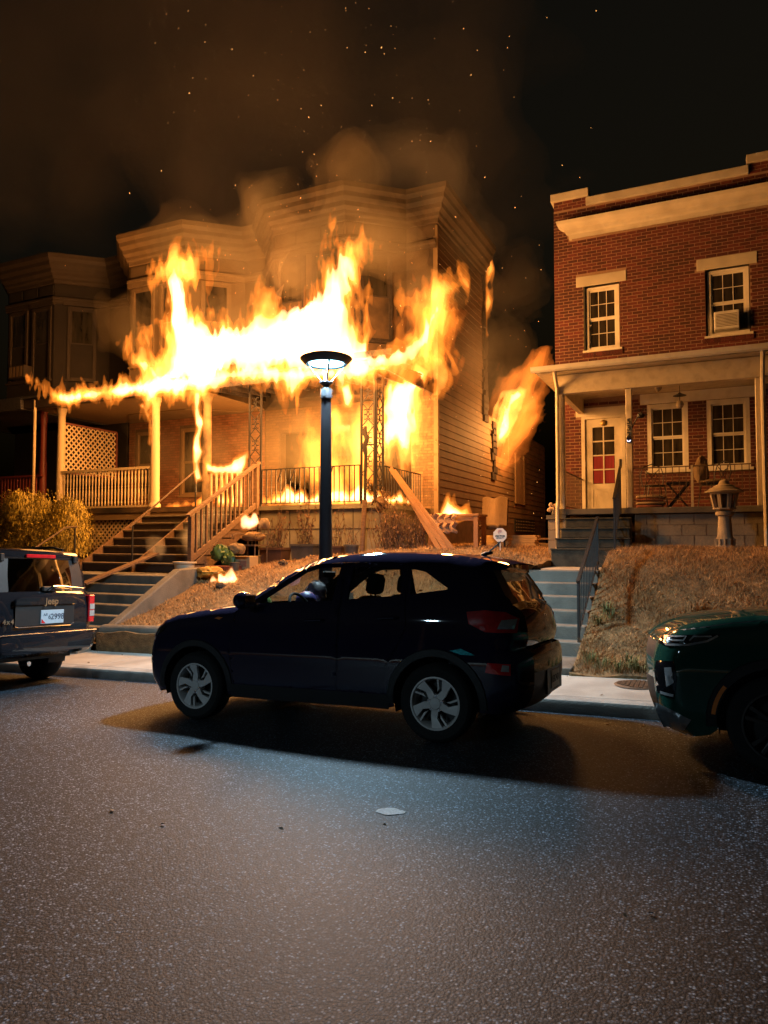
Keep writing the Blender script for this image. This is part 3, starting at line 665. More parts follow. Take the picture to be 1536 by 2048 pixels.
def lattice(P_, a, bdir, L, z0, z1, sp, wd, m, name='lattice_slat', yoff=0.0):
    # diagonal slats on a vertical panel from point a along bdir
    d = Vector(bdir).normalized(); nrm = Vector((d.y, -d.x, 0)); H = z1-z0
    for s in (1, -1):
        c = -H if s > 0 else 0
        while c < (L if s > 0 else L+H):
            # line u = c + s*w  , w in 0..H
            w0, w1 = 0.0, H
            if s > 0: w0 = max(0, -c); w1 = min(H, L-c)
            else: w0 = max(0, c-L); w1 = min(H, c)
            if w1-w0 > .05:
                p = Vector(a)+d*(c+s*w0)+Vector((0,0,z0+w0))+nrm*(.006*s+yoff); q = Vector(a)+d*(c+s*w1)+Vector((0,0,z0+w1))+nrm*(.006*s+yoff)
                MB().bar(p, q, .009, wd, up=tuple(nrm.cross((q-p).normalized()))).build(name, m, P_)
            c += sp
lattice(MH, (-16.40, 15.95, 0), (0,-1,0), 1.9, 3.62, 4.95, .17, .045, LATM)
for a, c in (((-16.43,14.03,3.57),(-16.37,15.98,3.62)), ((-16.43,14.03,4.95),(-16.37,15.98,5.0)), ((-16.43,15.95,3.62),(-16.37,16.0,4.95))): Bx('lattice_frame', a, c, mat('redbrown_paint', (.16,.045,.03), .6, .2), MH)
lattice(MH, (-15.3, 13.92, 0), (1,0,0), 1.75, 1.45, 2.22, .15, .04, LATM)
Bx('porch_shade_panel', (-16.5, 14.2, 1.2), (-13.1, 14.3, 2.23), CHARB, MH)  # added dark panel; its colour stands in for the shade under the porch
spout(-17.02, 13.62, [(0,5.6),(0,4.0),(0,2.6),(0,1.4)], 'downspout', MH, COLM)
# red porch of the far left house
RED = mat('red_porch_paint', (.14,.020,.012), .5, .15, 4)
MB().lathe([(.10,2.55),(.10,3.9),(.085,3.95),(.085,5.0),(.1,5.05),(.1,5.36)], (-17.25, 14.1, 0), 14).build('porch_column', RED, LH, smooth=True)
for i in range(34): MB().box((-21.6+i*.128, 13.95, 2.6), (-21.56+i*.128, 13.99, 3.50)).build('baluster', RED, LH)
MB().box((-21.7, 13.93, 3.50), (-17.1, 14.01, 3.56)).build('top_rail', RED, LH); MB().box((-21.7, 13.93, 2.55), (-17.1, 14.01, 2.6)).build('bottom_rail', RED, LH)
MB().box((-21.8, 13.9, 2.3), (-16.62, 16.6, 2.54)).build('porch_floor', RED, LH); MB().box((-21.8, 13.5, 5.36), (-17.46, 16.6, 5.7)).build('porch_roof', SHING, LH)
wall_cells(MB(), -21.7, -16.6, 1.2, 5.36, 16.6, 16.85, []).build('wall', WALLL, LH)
ac2 = thing('air_conditioner', 'dim window air conditioner low in the bay window of the dark left house', 'air conditioner')
MB().box((-20.15, 15.12, 6.80), (-19.45, 15.44, 7.20)).build('case', TRIML, ac2, bevel=.01)
b = MB()
for i in range(4): b.box((-20.1+i*.16, 15.112, 6.84), (-20.0+i*.16, 15.1195, 7.16))
b.build('grille', TRIMM, ac2)
# ------------------------------------------------------------------ stairs on the left
CS = thing('concrete_stairs', 'wide concrete stairs rising from the pavement beside the four-wheel drive', 'steps')
for i in range(7):
    z1 = 1.02-.166*i; y0 = 10.47-.28*i
    MB().box((-12.9, y0, z1-.30), (-9.41, y0+.31, z1)).build('step', CONC2, CS, bevel=.014)
MB().box((-12.9, 10.79, .6), (-9.41, 11.5, 1.015)).build('landing', CONC2, CS)
MB().box((-10.4, 8.30, -.35), (-9.30, 8.60, .02)).build('bottom_step', CONC2, CS, bevel=.02)
MB().prism([(8.75,-.3),(8.75,.12),(8.9,.20),(10.62,1.14),(11.5,1.16),(11.5,.5),(9.3,-.3)], -9.405, -9.225, 'yz').build('cheek_wall', CONC2, CS, bevel=.02)
RW = tag(MB().grid([[(x_, y_, walk_z(x_, 8.6)+z_) for (y_, z_) in ((8.665,-.1),(8.665,.30),(8.68,.37),(8.73,.41),(8.80,.42),(8.90,.38),(8.90,-.1))] for x_ in [-9.22+i*.5 for i in range(8)]]).build('retaining_kerb', CONC2, smooth=True, angle=50), 'low rounded concrete retaining wall at the foot of the lawn by the stairs', 'wall')
WOOD = mat('brown_deck_wood', (.17,.095,.05), .7, .25, 3, bump=.25, bscale=30, stretch=(1,6,6), dark=(.07,.04,.025), darkscale=4, darkamt=.5)
TREAD = mat('grey_tread_paint', (.19,.15,.10), .7, .2, 5, bump=.2, bscale=30, dark=(.07,.055,.04), darkscale=5, darkamt=.6)
RISER = mat('dark_riser', (.05,.034,.022), .8, .3, 6)
WS = thing('wooden_stairs', 'smoking wooden stairs up to the burning porch', 'stairs')
for i in range(7):
    z1 = 2.32-.185*i; y0 = 13.52-.30*i
    MB().box((-13.0, y0-.03, z1-.04), (-9.78, y0+.30, z1)).build('tread', TREAD, WS, bevel=.006)
    MB().box((-12.98, y0, z1-.185), (-9.8, y0+.02, z1-.042)).build('riser', RISER, WS)
for x_ in (-9.80, -11.42, -13.0): MB().prism([(11.6,.95),(11.6,1.16),(13.8,2.5),(13.82,2.1),(11.95,.95)], x_-.02, x_+.02, 'yz').build('stringer', WOOD, WS)
WR = thing('stair_railing', 'brown wooden stair railing with square balusters in front of the fire', 'railing')
x_ = -9.72
MB().box((x_-.05, 11.45, 1.0), (x_+.05, 11.55, 2.20)).build('newel_post', WOOD, WR, bevel=.006); MB().box((x_-.05, 13.72, 2.3), (x_+.05, 13.82, 3.52)).build('newel_post', WOOD, WR, bevel=.006)
MB().bar((x_, 11.40, 2.19), (x_, 13.86, 3.53), .11, .05).build('hand_rail', WOOD, WR); MB().bar((x_, 11.5, 1.30), (x_, 13.76, 2.53), .05, .12).build('bottom_rail', WOOD, WR)
for i in range(1, 14):
    f = i/14; y = 11.5+f*2.26; MB().box((x_-.02, y-.02, 1.30+f*1.23), (x_+.02, y+.02, 2.18+f*1.24)).build('baluster', WOOD, WR)
def pipe_rail(lab, x, pts, posts):
    t = thing('handrail', lab, 'handrail'); MB().tube([(x, y, z) for y, z in pts], .021, 8).build('pipe', RUST, t, smooth=True)
    for (y, z0, z1) in posts: MB().tube([(x, y, z0), (x, y, z1)], .019, 8).build('post', IRON, t)
pipe_rail('thin pipe handrail up the middle of the smoking wooden stairs', -11.42, [(11.55,1.97),(11.6,2.02),(13.6,3.36),(13.68,3.38),(13.72,3.34)], [(11.62,1.02,2.03),(13.66,2.4,3.38)])
pipe_rail('short pipe handrail above the yellow shrub by the lattice', -12.95, [(9.6,1.05),(11.2,1.98),(11.5,2.0)], [(11.45,1.0,2.0),(9.7,.55,1.1)])
o = tag(MB().bar((-10.95,9.9,.86),(-10.55,11.4,1.42), .24,.035).build('loose_plank', WOOD), 'loose brown plank lying across the concrete stairs', 'plank')
# ------------------------------------------------------------------ street lamp
LP = thing('street_lamp', 'dark street lamp with dish hood and lit cool white lens behind the dark hatchback', 'street lamp')
lx, ly = -4.46, 7.82; lz0 = walk_z(lx, ly)
POLE = mat('lamp_pole_paint', (.030,.028,.034), .45, .15, 6, bump=.05, bscale=30)
MB().lathe([(.14,0),(.14,.04),(.105,.07),(.098,.30),(.092,.32),(.088,1.2),(.064,3.47-lz0)], (lx, ly, lz0+.004), 20).build('pole', POLE, LP, smooth=True)
MB().lathe([(.064,3.475),(.074,3.48),(.074,3.60),(.064,3.615)], (lx, ly, 0), 20).build('sleeve', POLE, LP, smooth=True)
for a in (.4, 2.5, 4.6):
    for z in (3.51, 3.57): MB().lathe([(.009,0),(.009,.014)], (lx+.074*math.cos(a), ly+.074*math.sin(a), z), 6, 'x').build('bolt', POLE, LP)
Bx('label_plate', (lx-.012, ly-.082, 3.50), (lx+.035, ly-.0745, 3.585), mat('lamp_label', (.06,.07,.08), .5), LP)
MB().lathe([(.045,3.62),(.045,3.645),(.09,3.68),(.09,3.692),(.0,3.70)], (lx, ly, 0), 20, caps=False).build('collar', POLE, LP, smooth=True)  # collar plate made wider to keep the lamp's light off the sleeve
HOOD = mat('lamp_hood_paint', (.05,.045,.05), .4, .1, 6)
MB().lathe([(.0,4.055),(.12,4.05),(.26,4.03),(.325,4.005),(.335,3.995),(.33,3.982),(.275,3.925),(.265,3.915),(.258,3.92)], (lx, ly, 0), 40, caps=False).build('hood', HOOD, LP, smooth=True, angle=50)
m = bpy.data.materials.new('lamp_lens'); m.use_nodes = True; p = m.node_tree.nodes['Principled BSDF']; p.inputs['Emission Color'].default_value = (.42,.86,1,1); p.inputs['Emission Strength'].default_value = 4.5; p.inputs['Base Color'].default_value = (.7,.8,.85,1)
MB().lathe([(.0,3.922),(.20,3.924),(.225,3.93)], (lx, ly, 0), 32, caps=False).build('lens', m, LP)
MB().lathe([(.260,3.916),(.250,3.920),(.228,3.934),(.0,3.936)], (lx, ly, 0), 32, caps=False).build('reflector', mat('lamp_reflector', (.12,.42,.52), .35, .05, 5), LP, smooth=True)
ALU = mat('lamp_strut', (.07,.13,.15), .4, .05, 5)
for k in range(4):
    a = R_(38+90*k); c, s = math.cos(a), math.sin(a)
    MB().bar((lx+.25*c, ly+.25*s, 3.925), (lx+.05*c, ly+.05*s, 3.69), .022, .012, up=(c, s, 0)).build('strut', ALU, LP)
ld = bpy.data.lights.new('lamp_light', 'AREA'); ld.shape = 'DISK'; ld.size = .34; ld.energy = LAMP_W; ld.color = (.58,.84,1.0); ld.spread = R_(158)
lo = bpy.data.objects.new('lamp_light', ld); C.objects.link(lo); lo.parent = LP; lo.location = (lx, ly, 3.916); lo.rotation_euler = (0,0,0)

# the same lamp across the street (out of frame; its light falls on the near side of the cars), with kerb and pavement under it
def far_z(x): return road_z(x, -4.6)+.14
tag(MB().grid([[(x_, y_, far_z(x_) if k else road_z(x_, -4.6)-.1) for x_ in (-26, 0, 20)] for k, y_ in ((0,-4.60),(1,-4.601),(1,-4.76))]).build('kerb', KERBM), kind='structure')
tag(MB().grid([[(x_, y_, far_z(x_)+.002) for x_ in (-26, 0, 20)] for y_ in (-4.765, -7.5)]).build('pavement', CONC), kind='structure')
LP2 = copy_tree(LP); LP2.location = (-6.6-lx, -5.1-ly, far_z(-6.6)+.004-lz0); LP2['label'] = 'identical street lamp on the opposite pavement, behind the viewpoint'
# ------------------------------------------------------------------ fire and smoke: isosurfaces of a noisy field, filled with glowing / scattering gas
def vnoise(X, Y, Z, seed):
    r = np.random.RandomState(seed).rand(32, 32, 32).astype(np.float32)
    xi = np.floor(X).astype(np.int32); yi = np.floor(Y).astype(np.int32); zi = np.floor(Z).astype(np.int32)
    fx = X-xi; fy = Y-yi; fz = Z-zi
    fx = fx*fx*(3-2*fx); fy = fy*fy*(3-2*fy); fz = fz*fz*(3-2*fz); out = 0
    for a in (0, 1):
        for b in (0, 1):
            for c in (0, 1):
                wgt = (fx if a else 1-fx)*(fy if b else 1-fy)*(fz if c else 1-fz)
                out = out + wgt*r[(xi+a) & 31, (yi+b) & 31, (zi+c) & 31]
    return out*2-1
def poly_sd(poly, X, Z):
    # signed distance (positive inside) to a closed polygon on 2-D arrays
    P = np.array(poly, np.float32); d = np.full(X.shape, 1e9, np.float32); inside = np.zeros(X.shape, bool); n = len(P)
    for i in range(n):
        a = P[i]; b = P[(i+1) % n]; e = b-a; L2 = float(e@e)+1e-9
        t = np.clip(((X-a[0])*e[0]+(Z-a[1])*e[1])/L2, 0, 1)
        d = np.minimum(d, (X-a[0]-t*e[0])**2+(Z-a[1]-t*e[1])**2)
        c = ((a[1] > Z) != (b[1] > Z)) & (X < (b[0]-a[0])*(Z-a[1])/(b[1]-a[1]+1e-12)+a[0])
        inside ^= c
    d = np.sqrt(d); return np.where(inside, d, -d)
def surface_nets(F, org, h, name, m, parent=None):
    # naive surface nets of F>0
    S = F > 0; nx, ny, nz = F.shape
    cnt = np.zeros((nx-1, ny-1, nz-1), np.int8)
    for a in (0, 1):
        for b in (0, 1):
            for c in (0, 1): cnt += S[a:nx-1+a, b:ny-1+b, c:nz-1+c]
    act = (cnt > 0) & (cnt < 8); idx = np.argwhere(act)
    if len(idx) == 0: return None
    acc = np.zeros((len(idx), 3), np.float32); num = np.zeros(len(idx), np.float32)
    I, J, K = idx.T
    for ax in range(3):
        for a in (0, 1):
            for b in (0, 1):
                o0 = [0, 0, 0]; oth = [q for q in range(3) if q != ax]; o0[oth[0]] = a; o0[oth[1]] = b; o1 = list(o0); o1[ax] = 1
                f0 = F[I+o0[0], J+o0[1], K+o0[2]]; f1 = F[I+o1[0], J+o1[1], K+o1[2]]; cr = (f0 > 0) != (f1 > 0)
                t = np.where(cr, f0/(f0-f1+1e-12), 0)
                pt = np.zeros((len(idx), 3), np.float32); pt[:, oth[0]] = a; pt[:, oth[1]] = b; pt[:, ax] = t
                acc += pt*cr[:, None]; num += cr
    V = (idx+acc/num[:, None])*h+np.array(org)
    vid = -np.ones(act.shape, np.int64); vid[I, J, K] = np.arange(len(idx)); Q = []
    for ax in range(3):
        sl0 = [slice(1, -1)]*3; sl0[ax] = slice(0, -1); sl1 = [slice(1, -1)]*3; sl1[ax] = slice(1, None)
        A = S[tuple(sl0)]; B = S[tuple(sl1)]; e = np.argwhere(A != B); off = np.array([1, 1, 1]); off[ax] = 0; flip = A[tuple(e.T)]; e = e+off
        o1, o2 = [(ax+1) % 3, (ax+2) % 3]; d1 = np.zeros(3, int); d1[o1] = 1; d2 = np.zeros(3, int); d2[o2] = 1
        q = np.stack([vid[tuple((e-d1-d2).T)], vid[tuple((e-d2).T)], vid[tuple(e.T)], vid[tuple((e-d1).T)]], 1)
        q = np.where(flip[:, None], q, q[:, ::-1]); Q.append(q)
    Q = np.concatenate(Q); Q = Q[(Q >= 0).all(1)]
    me = bpy.data.meshes.new(name); me.vertices.add(len(V)); me.vertices.foreach_set('co', V.astype(np.float32).ravel())
    me.loops.add(len(Q)*4); me.loops.foreach_set('vertex_index', Q.astype(np.int32).ravel()); me.polygons.add(len(Q)); me.polygons.foreach_set('loop_start', np.arange(0, len(Q)*4, 4, dtype=np.int32))
    me.update(calc_edges=True); me.validate(); me.materials.append(m)
    return put(name, me, None, parent)
FUEL = {}
# camera-independent shapes: outline points below are world x,z on a vertical sheet at depth y
FUEL['MAIN']=(13.3,[(-16.95,6.13),(-16.35,5.78),(-15.32,5.72),(-14.25,5.75),(-13.82,6.03),(-13.4,5.61),(-13.2,5.91),(-13.53,6.64),(-13.45,6.86),(-13.21,6.6),(-13.0,6.9),(-12.75,6.43),(-12.51,6.53),(-12.2,6.98),(-12.08,7.59),(-12.14,8.09),(-12.46,8.14),(-12.82,8.14),(-12.62,8.42),(-12.3,8.62),(-11.92,8.95),(-11.68,8.83),(-11.44,8.6),(-11.07,8.65),(-10.82,8.55),(-10.91,8.27),(-10.98,7.91),(-11.06,7.62),(-11.43,7.86),(-11.47,7.5),(-11.28,7.22),(-11.05,7.32),(-10.89,7.06),(-10.46,6.82),(-10.02,6.67),(-9.6,6.76),(-9.32,6.95),(-9.19,7.34),(-8.99,7.25),(-8.78,7.28),(-8.66,7.03),(-8.4,7.33),(-8.26,7.14),(-8.0,7.27),(-7.62,7.27),(-7.44,7.57),(-7.25,7.87),(-7.35,8.5),(-7.13,8.06),(-6.87,8.13),(-6.67,7.99),(-6.7,7.45),(-6.83,7.04),(-6.76,6.59),(-6.7,6.16),(-6.59,6.09),(-6.66,5.83),(-6.3,5.73),(-5.95,5.74),(-5.83,6.04),(-5.5,6.21),(-5.33,6.6),(-5.83,6.67),(-5.73,6.86),(-5.28,6.9),(-4.95,6.95),(-4.53,6.74),(-4.74,6.61),(-4.8,6.32),(-4.69,6.0),(-4.95,5.73),(-5.07,5.54),(-4.8,5.61),(-4.56,5.28),(-4.69,5.04),(-4.9,4.86),(-5.07,4.77),(-4.9,5.01),(-5.12,5.18),(-5.5,5.38),(-5.83,5.26),(-6.18,5.14),(-6.53,5.02),(-6.89,5.1),(-7.12,4.7),(-7.24,4.6),(-7.34,5.04),(-7.74,5.19),(-8.25,5.12),(-8.57,4.81),(-8.71,5.17),(-9.17,5.33),(-9.65,5.49),(-10.29,5.41),(-10.65,5.23),(-11.02,5.14),(-11.47,5.19),(-11.85,5.09),(-12.17,5.25),(-12.56,4.97),(-12.81,5.05),(-12.73,5.24),(-13.55,5.24),(-14.59,5.27),(-15.68,5.27),(-16.06,5.46),(-16.44,5.69)])
FUEL['CORE']=(13.3,[(-12.03,6.47),(-12.12,7.1),(-12.05,7.58),(-12.14,8.09),(-11.91,8.3),(-11.64,8.2),(-11.48,7.74),(-11.42,7.12),(-11.05,6.95),(-10.46,6.73),(-9.94,6.59),(-9.46,6.68),(-8.99,6.84),(-8.52,7.07),(-8.0,7.15),(-7.56,7.2),(-7.4,7.56),(-7.19,7.84),(-6.95,7.79),(-6.89,7.42),(-7.0,6.95),(-7.03,6.41),(-6.83,6.01),(-6.59,5.82),(-6.18,5.66),(-5.83,5.73),(-5.5,6.0),(-5.28,6.33),(-5.06,6.35),(-5.09,6.05),(-5.34,5.67),(-5.61,5.5),(-6.06,5.39),(-6.53,5.23),(-7.0,5.28),(-7.74,5.35),(-8.77,5.45),(-9.59,5.58),(-10.58,5.49),(-11.17,5.42),(-11.94,5.57),(-12.57,5.53),(-13.08,6.21),(-12.83,6.24),(-12.42,5.89),(-12.18,5.93)])
FUEL['WIN']=(15.7,[(-7.36,5.65),(-6.89,5.85),(-6.24,6.05),(-5.92,5.81),(-6.24,5.24),(-6.43,4.71),(-6.5,4.11),(-6.58,3.51),(-6.89,3.44),(-7.09,3.84),(-7.23,3.48),(-7.63,3.5),(-7.77,4.19),(-7.57,5.17)])
FUEL['WIN2']=(15.9,[(-8.36,2.62),(-8.32,3.99),(-8.2,4.62),(-8.08,4.9),(-7.98,4.48),(-7.87,3.59),(-7.73,2.61)])
FUEL['WIN3']=(16.0,[(-9.0,2.68),(-8.97,3.65),(-8.89,4.43),(-9.01,4.96),(-8.83,5.33),(-8.57,4.92),(-8.65,4.02),(-8.56,3.25),(-8.42,2.67)])
FUEL['DRIP']=(13.5,[(-7.45,5.09),(-7.23,5.12),(-7.11,4.84),(-7.18,4.6),(-7.35,4.62)])
FUEL['COLF']=(13.8,[(-11.5,5.35),(-11.25,5.39),(-11.18,4.76),(-11.06,4.51),(-11.17,4.15),(-11.03,3.83),(-11.19,3.54),(-11.13,3.17),(-11.28,3.11),(-11.35,3.91),(-11.3,4.4),(-11.46,4.91)])
FUEL['COLG']=(13.8,[(-13.24,5.2),(-13.0,5.22),(-12.8,4.89),(-12.73,4.5),(-12.82,4.06),(-12.88,4.13),(-12.86,4.63),(-13.03,4.97),(-13.27,5.12)])
FUEL['RAILF']=(13.8,[(-11.18,3.63),(-10.95,3.53),(-10.65,3.49),(-10.36,3.55),(-10.14,3.67),(-9.9,3.8),(-9.93,3.54),(-10.07,3.13),(-10.0,2.53),(-10.15,2.54),(-10.18,3.25),(-10.43,3.26),(-10.8,3.3),(-11.13,3.35)])
FUEL['FLOOR']=(14.3,[(-9.98,2.56),(-9.87,2.8),(-9.7,2.67),(-9.53,2.85),(-9.41,2.76),(-9.2,2.96),(-8.99,2.83),(-8.85,2.89),(-8.61,2.7),(-8.31,2.81),(-8.04,2.86),(-7.78,2.91),(-7.52,2.79),(-7.24,3.06),(-7.02,2.77),(-6.77,2.88),(-6.52,2.7),(-6.28,2.75),(-6.04,2.58),(-5.83,2.46)])
FUEL['STAIRF']=(14.6,[(-13.22,2.54),(-12.97,2.7),(-12.63,2.66),(-12.39,2.82),(-12.09,2.75),(-11.9,2.94),(-11.58,2.8),(-11.42,3.24),(-11.18,2.85),(-10.96,3.23),(-10.77,2.84),(-10.57,2.49)])
FUEL['SIDE']=(21.8,[(-6.25,4.18),(-6.38,4.91),(-6.31,5.54),(-6.11,6.32),(-5.91,6.63),(-5.62,7.07),(-5.14,7.34),(-4.59,7.54),(-4.52,7.04),(-4.76,6.44),(-4.61,6.04),(-4.72,5.58),(-5.0,5.13),(-5.4,4.61),(-5.64,4.31),(-5.96,3.93)])
FUEL['SIDEC']=(21.8,[(-6.2,4.74),(-6.28,5.22),(-6.11,5.84),(-5.82,6.22),(-5.54,6.43),(-5.38,6.26),(-5.55,5.88),(-5.71,5.34),(-5.95,4.88)])
FUEL['STRIP']=(20.6,[(-6.29,7.64),(-6.33,8.42),(-6.25,9.02),(-6.31,9.65),(-6.21,10.25),(-5.97,10.29),(-5.9,9.97),(-6.06,9.46),(-6.0,8.99),(-6.19,8.4),(-6.1,7.93)])
FUEL['TABLE']=(13.9,[(-5.33,2.1),(-5.25,2.33),(-5.17,2.24),(-5.08,2.43),(-5.03,2.69),(-4.92,2.48),(-4.81,2.73),(-4.84,2.42),(-4.7,2.34),(-4.59,2.44),(-4.49,2.26),(-4.35,2.11)])
FUEL['CHAIRF']=(12.35,[(-9.23,2.0),(-9.26,2.18),(-9.13,2.29),(-9.0,2.13),(-8.92,2.31),(-8.8,2.23),(-8.72,2.02),(-9.0,1.96)])
FUEL['RED']=(13.7,[(-6.42,5.03),(-6.13,5.38),(-5.55,5.64),(-5.05,5.69),(-4.83,5.4),(-5.0,5.0),(-5.44,4.83),(-5.61,4.64),(-5.84,4.13),(-6.13,4.36),(-6.31,4.05),(-6.42,4.17)])
FUEL['EAVE']=(13.2,[(-16.72,6.04),(-16.23,5.72),(-15.21,5.73),(-14.14,5.72),(-13.13,5.82),(-12.01,5.83),(-10.95,5.83),(-9.52,5.8),(-8.19,5.71),(-6.95,5.57),(-6.25,5.49),(-5.79,5.39),(-5.91,5.14),(-6.48,4.99),(-6.95,4.98),(-7.07,4.67),(-7.25,4.63),(-7.34,4.96),(-7.68,5.03),(-8.19,5.04),(-8.44,4.79),(-8.57,4.82),(-8.71,5.12),(-9.11,5.24),(-9.51,5.34),(-10.14,5.28),(-10.5,5.08),(-10.94,5.06),(-11.38,5.14),(-11.76,5.05),(-12.16,5.17),(-12.47,4.95),(-12.63,5.02),(-12.71,5.15),(-13.45,5.22),(-14.48,5.2),(-15.56,5.2),(-16.03,5.44)])
FUEL['BACK']=(15.7,[(-10.4,2.6),(-10.5,3.6),(-10.2,4.7),(-9.6,5.1),(-8.9,4.6),(-8.3,5.1),(-7.6,5.2),(-7.3,4.4),(-7.4,3.4),(-7.2,2.6)])
FUEL['GRASSF']=(10.9,[(-8.84,0.89),(-8.74,1.05),(-8.62,0.99),(-8.53,1.13),(-8.39,1.04),(-8.25,1.15),(-8.1,1.02),(-7.93,1.07),(-8.02,0.93),(-8.39,0.83),(-8.62,0.84)])
FUEL['RFRINGE']=(13.25,[(-5.92,5.73),(-5.82,6.02),(-5.87,6.45),(-5.76,6.76),(-5.48,6.86),(-5.04,7.0),(-4.46,6.71),(-4.67,6.49),(-4.53,6.06),(-4.68,5.68),(-4.5,5.25),(-4.68,4.97),(-4.94,4.75),(-5.05,4.96),(-5.37,5.25),(-5.59,5.59)])
def flame(name, label, keys, shells, h=.045, thick=1.0, amp=.14, amp2=.07, pad=.35, seed=3, tilt=0.0, yw=.25, lic=1.0, cat='flame', group=None):
    ys = [FUEL[k][0] for k in keys]; pts = [p for k in keys for p in FUEL[k][1]]
    x0 = min(p[0] for p in pts)-pad; x1 = max(p[0] for p in pts)+pad; z0 = min(p[1] for p in pts)-pad; z1 = max(p[1] for p in pts)+pad
    X1 = np.arange(x0, x1, h, dtype=np.float32); Z1 = np.arange(z0, z1, h, dtype=np.float32); XX, ZZ = np.meshgrid(X1, Z1, indexing='ij')
    sd = np.max([poly_sd(FUEL[k][1], XX, ZZ) for k in keys], axis=0)
    D = float(sd.max())*thick+.35; yc = float(np.mean(ys)); Y1 = np.arange(yc-D-.2, yc+D+.2, h, dtype=np.float32)
    X, Y, Z = np.meshgrid(X1, Y1, Z1, indexing='ij')
    U = X-tilt*(Z-z0)
    n1 = vnoise(U*1.6, Y*1.6, Z*.75-.3*X, seed); U2 = U+.25*n1
    n2 = vnoise(U2*4.2, Y*4.2, Z*1.5, seed+1); n3 = vnoise(U2*10.5, Y*10.5, Z*3.1+n2, seed+2); n4 = vnoise(U2*20, Y*20, Z*5.5+n3, seed+5)
    yo = yw*(vnoise(X*.9, X*0+seed, Z*.5, seed+3))
    r2 = .55-2.1*np.abs(vnoise(U2*3.1+7, Y*3.1, Z*1.05+.5*n1, seed+7)); r3 = .5-2*np.abs(vnoise(U2*7.5+.5*n2, Y*7.5, Z*2.3, seed+8))
    ln = amp*(.45*n1+.5*n2+.6*r2)+amp2*(.6*n3+.5*n4+.7*r3)
    base = sd[:, None, :]-np.abs(Y-yc-yo)/thick*(1.0)
    edge = np.minimum.reduce([X-x0, x1-h*2-X, Z-z0, z1-h*2-Z, Y-Y1[0], Y1[-1]-Y])-h*1.5
    t = thing(name, label, cat, group)
    for (nm, off, ns, m) in shells:
        F = np.minimum(base+ln*ns-off, edge); surface_nets(F, (x0, float(Y1[0]), z0), h, nm, m, t)
    return t
FO = vol_mat('flame_outer_gas', (1,.23,.020), 3.4)
FM = vol_mat('flame_middle_gas', (1,.36,.055), 5.5)
FH = vol_mat('flame_core_gas', (1,.60,.28), 12.0)
FR = vol_mat('flame_red_gas', (1,.20,.02), 1.3)
SH = [('outer_flame', -.13, 2.4, FO), ('middle_flame', .10, 2.0, FM)]
flame('porch_fire', 'huge wall of white and yellow flame along the porch roof', ['MAIN'], SH, seed=3, thick=.38, h=.03, amp=.16, amp2=.13)
flame('column_fire', 'ragged flame licking down the two porch columns by the stairs', ['COLF','COLG','DRIP'], [('outer_flame', -.04, .8, FO), ('middle_flame', .0, .7, FM), ('core_flame', .03, .6, FH)], h=.03, seed=71, thick=.8, amp=.08)
flame('porch_fire_core', 'blinding white heart of the porch roof fire', ['CORE'], [('core_flame', .03, 1.0, FH)], seed=3, thick=.42, amp=.16, amp2=.12, h=.033)
flame('eave_fire', 'orange flame curling round the right end of the porch roof', ['RFRINGE'], [('outer_flame', -.05, 1.6, FR), ('middle_flame', .12, 1.4, FO)], seed=21, tilt=.2, h=.033, amp=.2, amp2=.13, thick=.5)
flame('eave_edge_fire', 'band of yellow flame curling under the porch eave', ['EAVE'], [('outer_flame', -.05, 1.3, FO), ('middle_flame', .03, 1.2, FM), ('core_flame', .12, 1.1, FH)], seed=91, thick=.45, h=.033, amp=.13, amp2=.10)
flame('corner_fire', 'dark orange rolling flame under the right end of the porch roof', ['RED'], [('outer_flame', -.05, 1.8, FR), ('middle_flame', .10, 1.8, vol_mat('flame_deep_gas', (1,.17,.012), 2.2))], seed=29, tilt=.4, thick=.6, h=.035)
flame('porch_back_fire', 'dim orange fire spreading over the back wall of the burning porch', ['BACK'], [('outer_flame', .22, 2.6, vol_mat('flame_dim_gas', (1,.24,.022), 1.5)), ('middle_flame', .62, 2.8, FO)], h=.04, seed=81, thick=.35, amp=.34, amp2=.18)
flame('window_fire', 'yellow fire bursting from the front window beside the corner ironwork', ['WIN','WIN2'], [('outer_flame', -.08, 1.2, FO), ('middle_flame', .06, 1.1, FM), ('core_flame', .24, 1.0, FH)], seed=31, thick=.5, h=.035, amp=.2, amp2=.12)
flame('doorway_fire', 'orange fire climbing the wall behind the lamp post', ['WIN3'], [('outer_flame', -.14, 1.5, FR), ('middle_flame', -.03, 1.5, FO), ('core_flame', .06, 1.4, FM)], seed=35, h=.035)
flame('floor_fire', 'low row of white flames along the porch floor edge', ['FLOOR'], [('outer_flame', -.05, 1.0, FO), ('middle_flame', .0, .9, FM), ('core_flame', .05, .8, FH)], h=.03, seed=41, thick=1.2, amp=.10)
flame('stair_head_fire', 'flames on the porch floor behind the wooden stair railing', ['STAIRF'], [('outer_flame', -.05, 1.0, FO), ('middle_flame', .02, 1.0, FM), ('core_flame', .10, .9, FH)], h=.035, seed=43, thick=1.0)
flame('railing_fire', 'bright flame running along the small balustrade by the stair', ['RAILF'], [('outer_flame', -.04, .8, FO), ('middle_flame', .0, .7, FM), ('core_flame', .03, .6, FH)], h=.03, seed=45, thick=.8, amp=.08)
flame('side_fire', 'orange fire shooting from the side wall into the gap between houses', ['SIDE'], [('outer_flame', -.12, 2.0, FR), ('middle_flame', .18, 2.0, FR)], h=.055, seed=51, thick=.6, tilt=.5, amp=.24, amp2=.12)
flame('side_fire_core', 'yellow white heart of the fire in the gap between houses', ['SIDEC'], [('middle_flame', -.22, 1.6, FM), ('core_flame', .02, 1.3, FH)], h=.05, seed=52, thick=.6, tilt=.4)
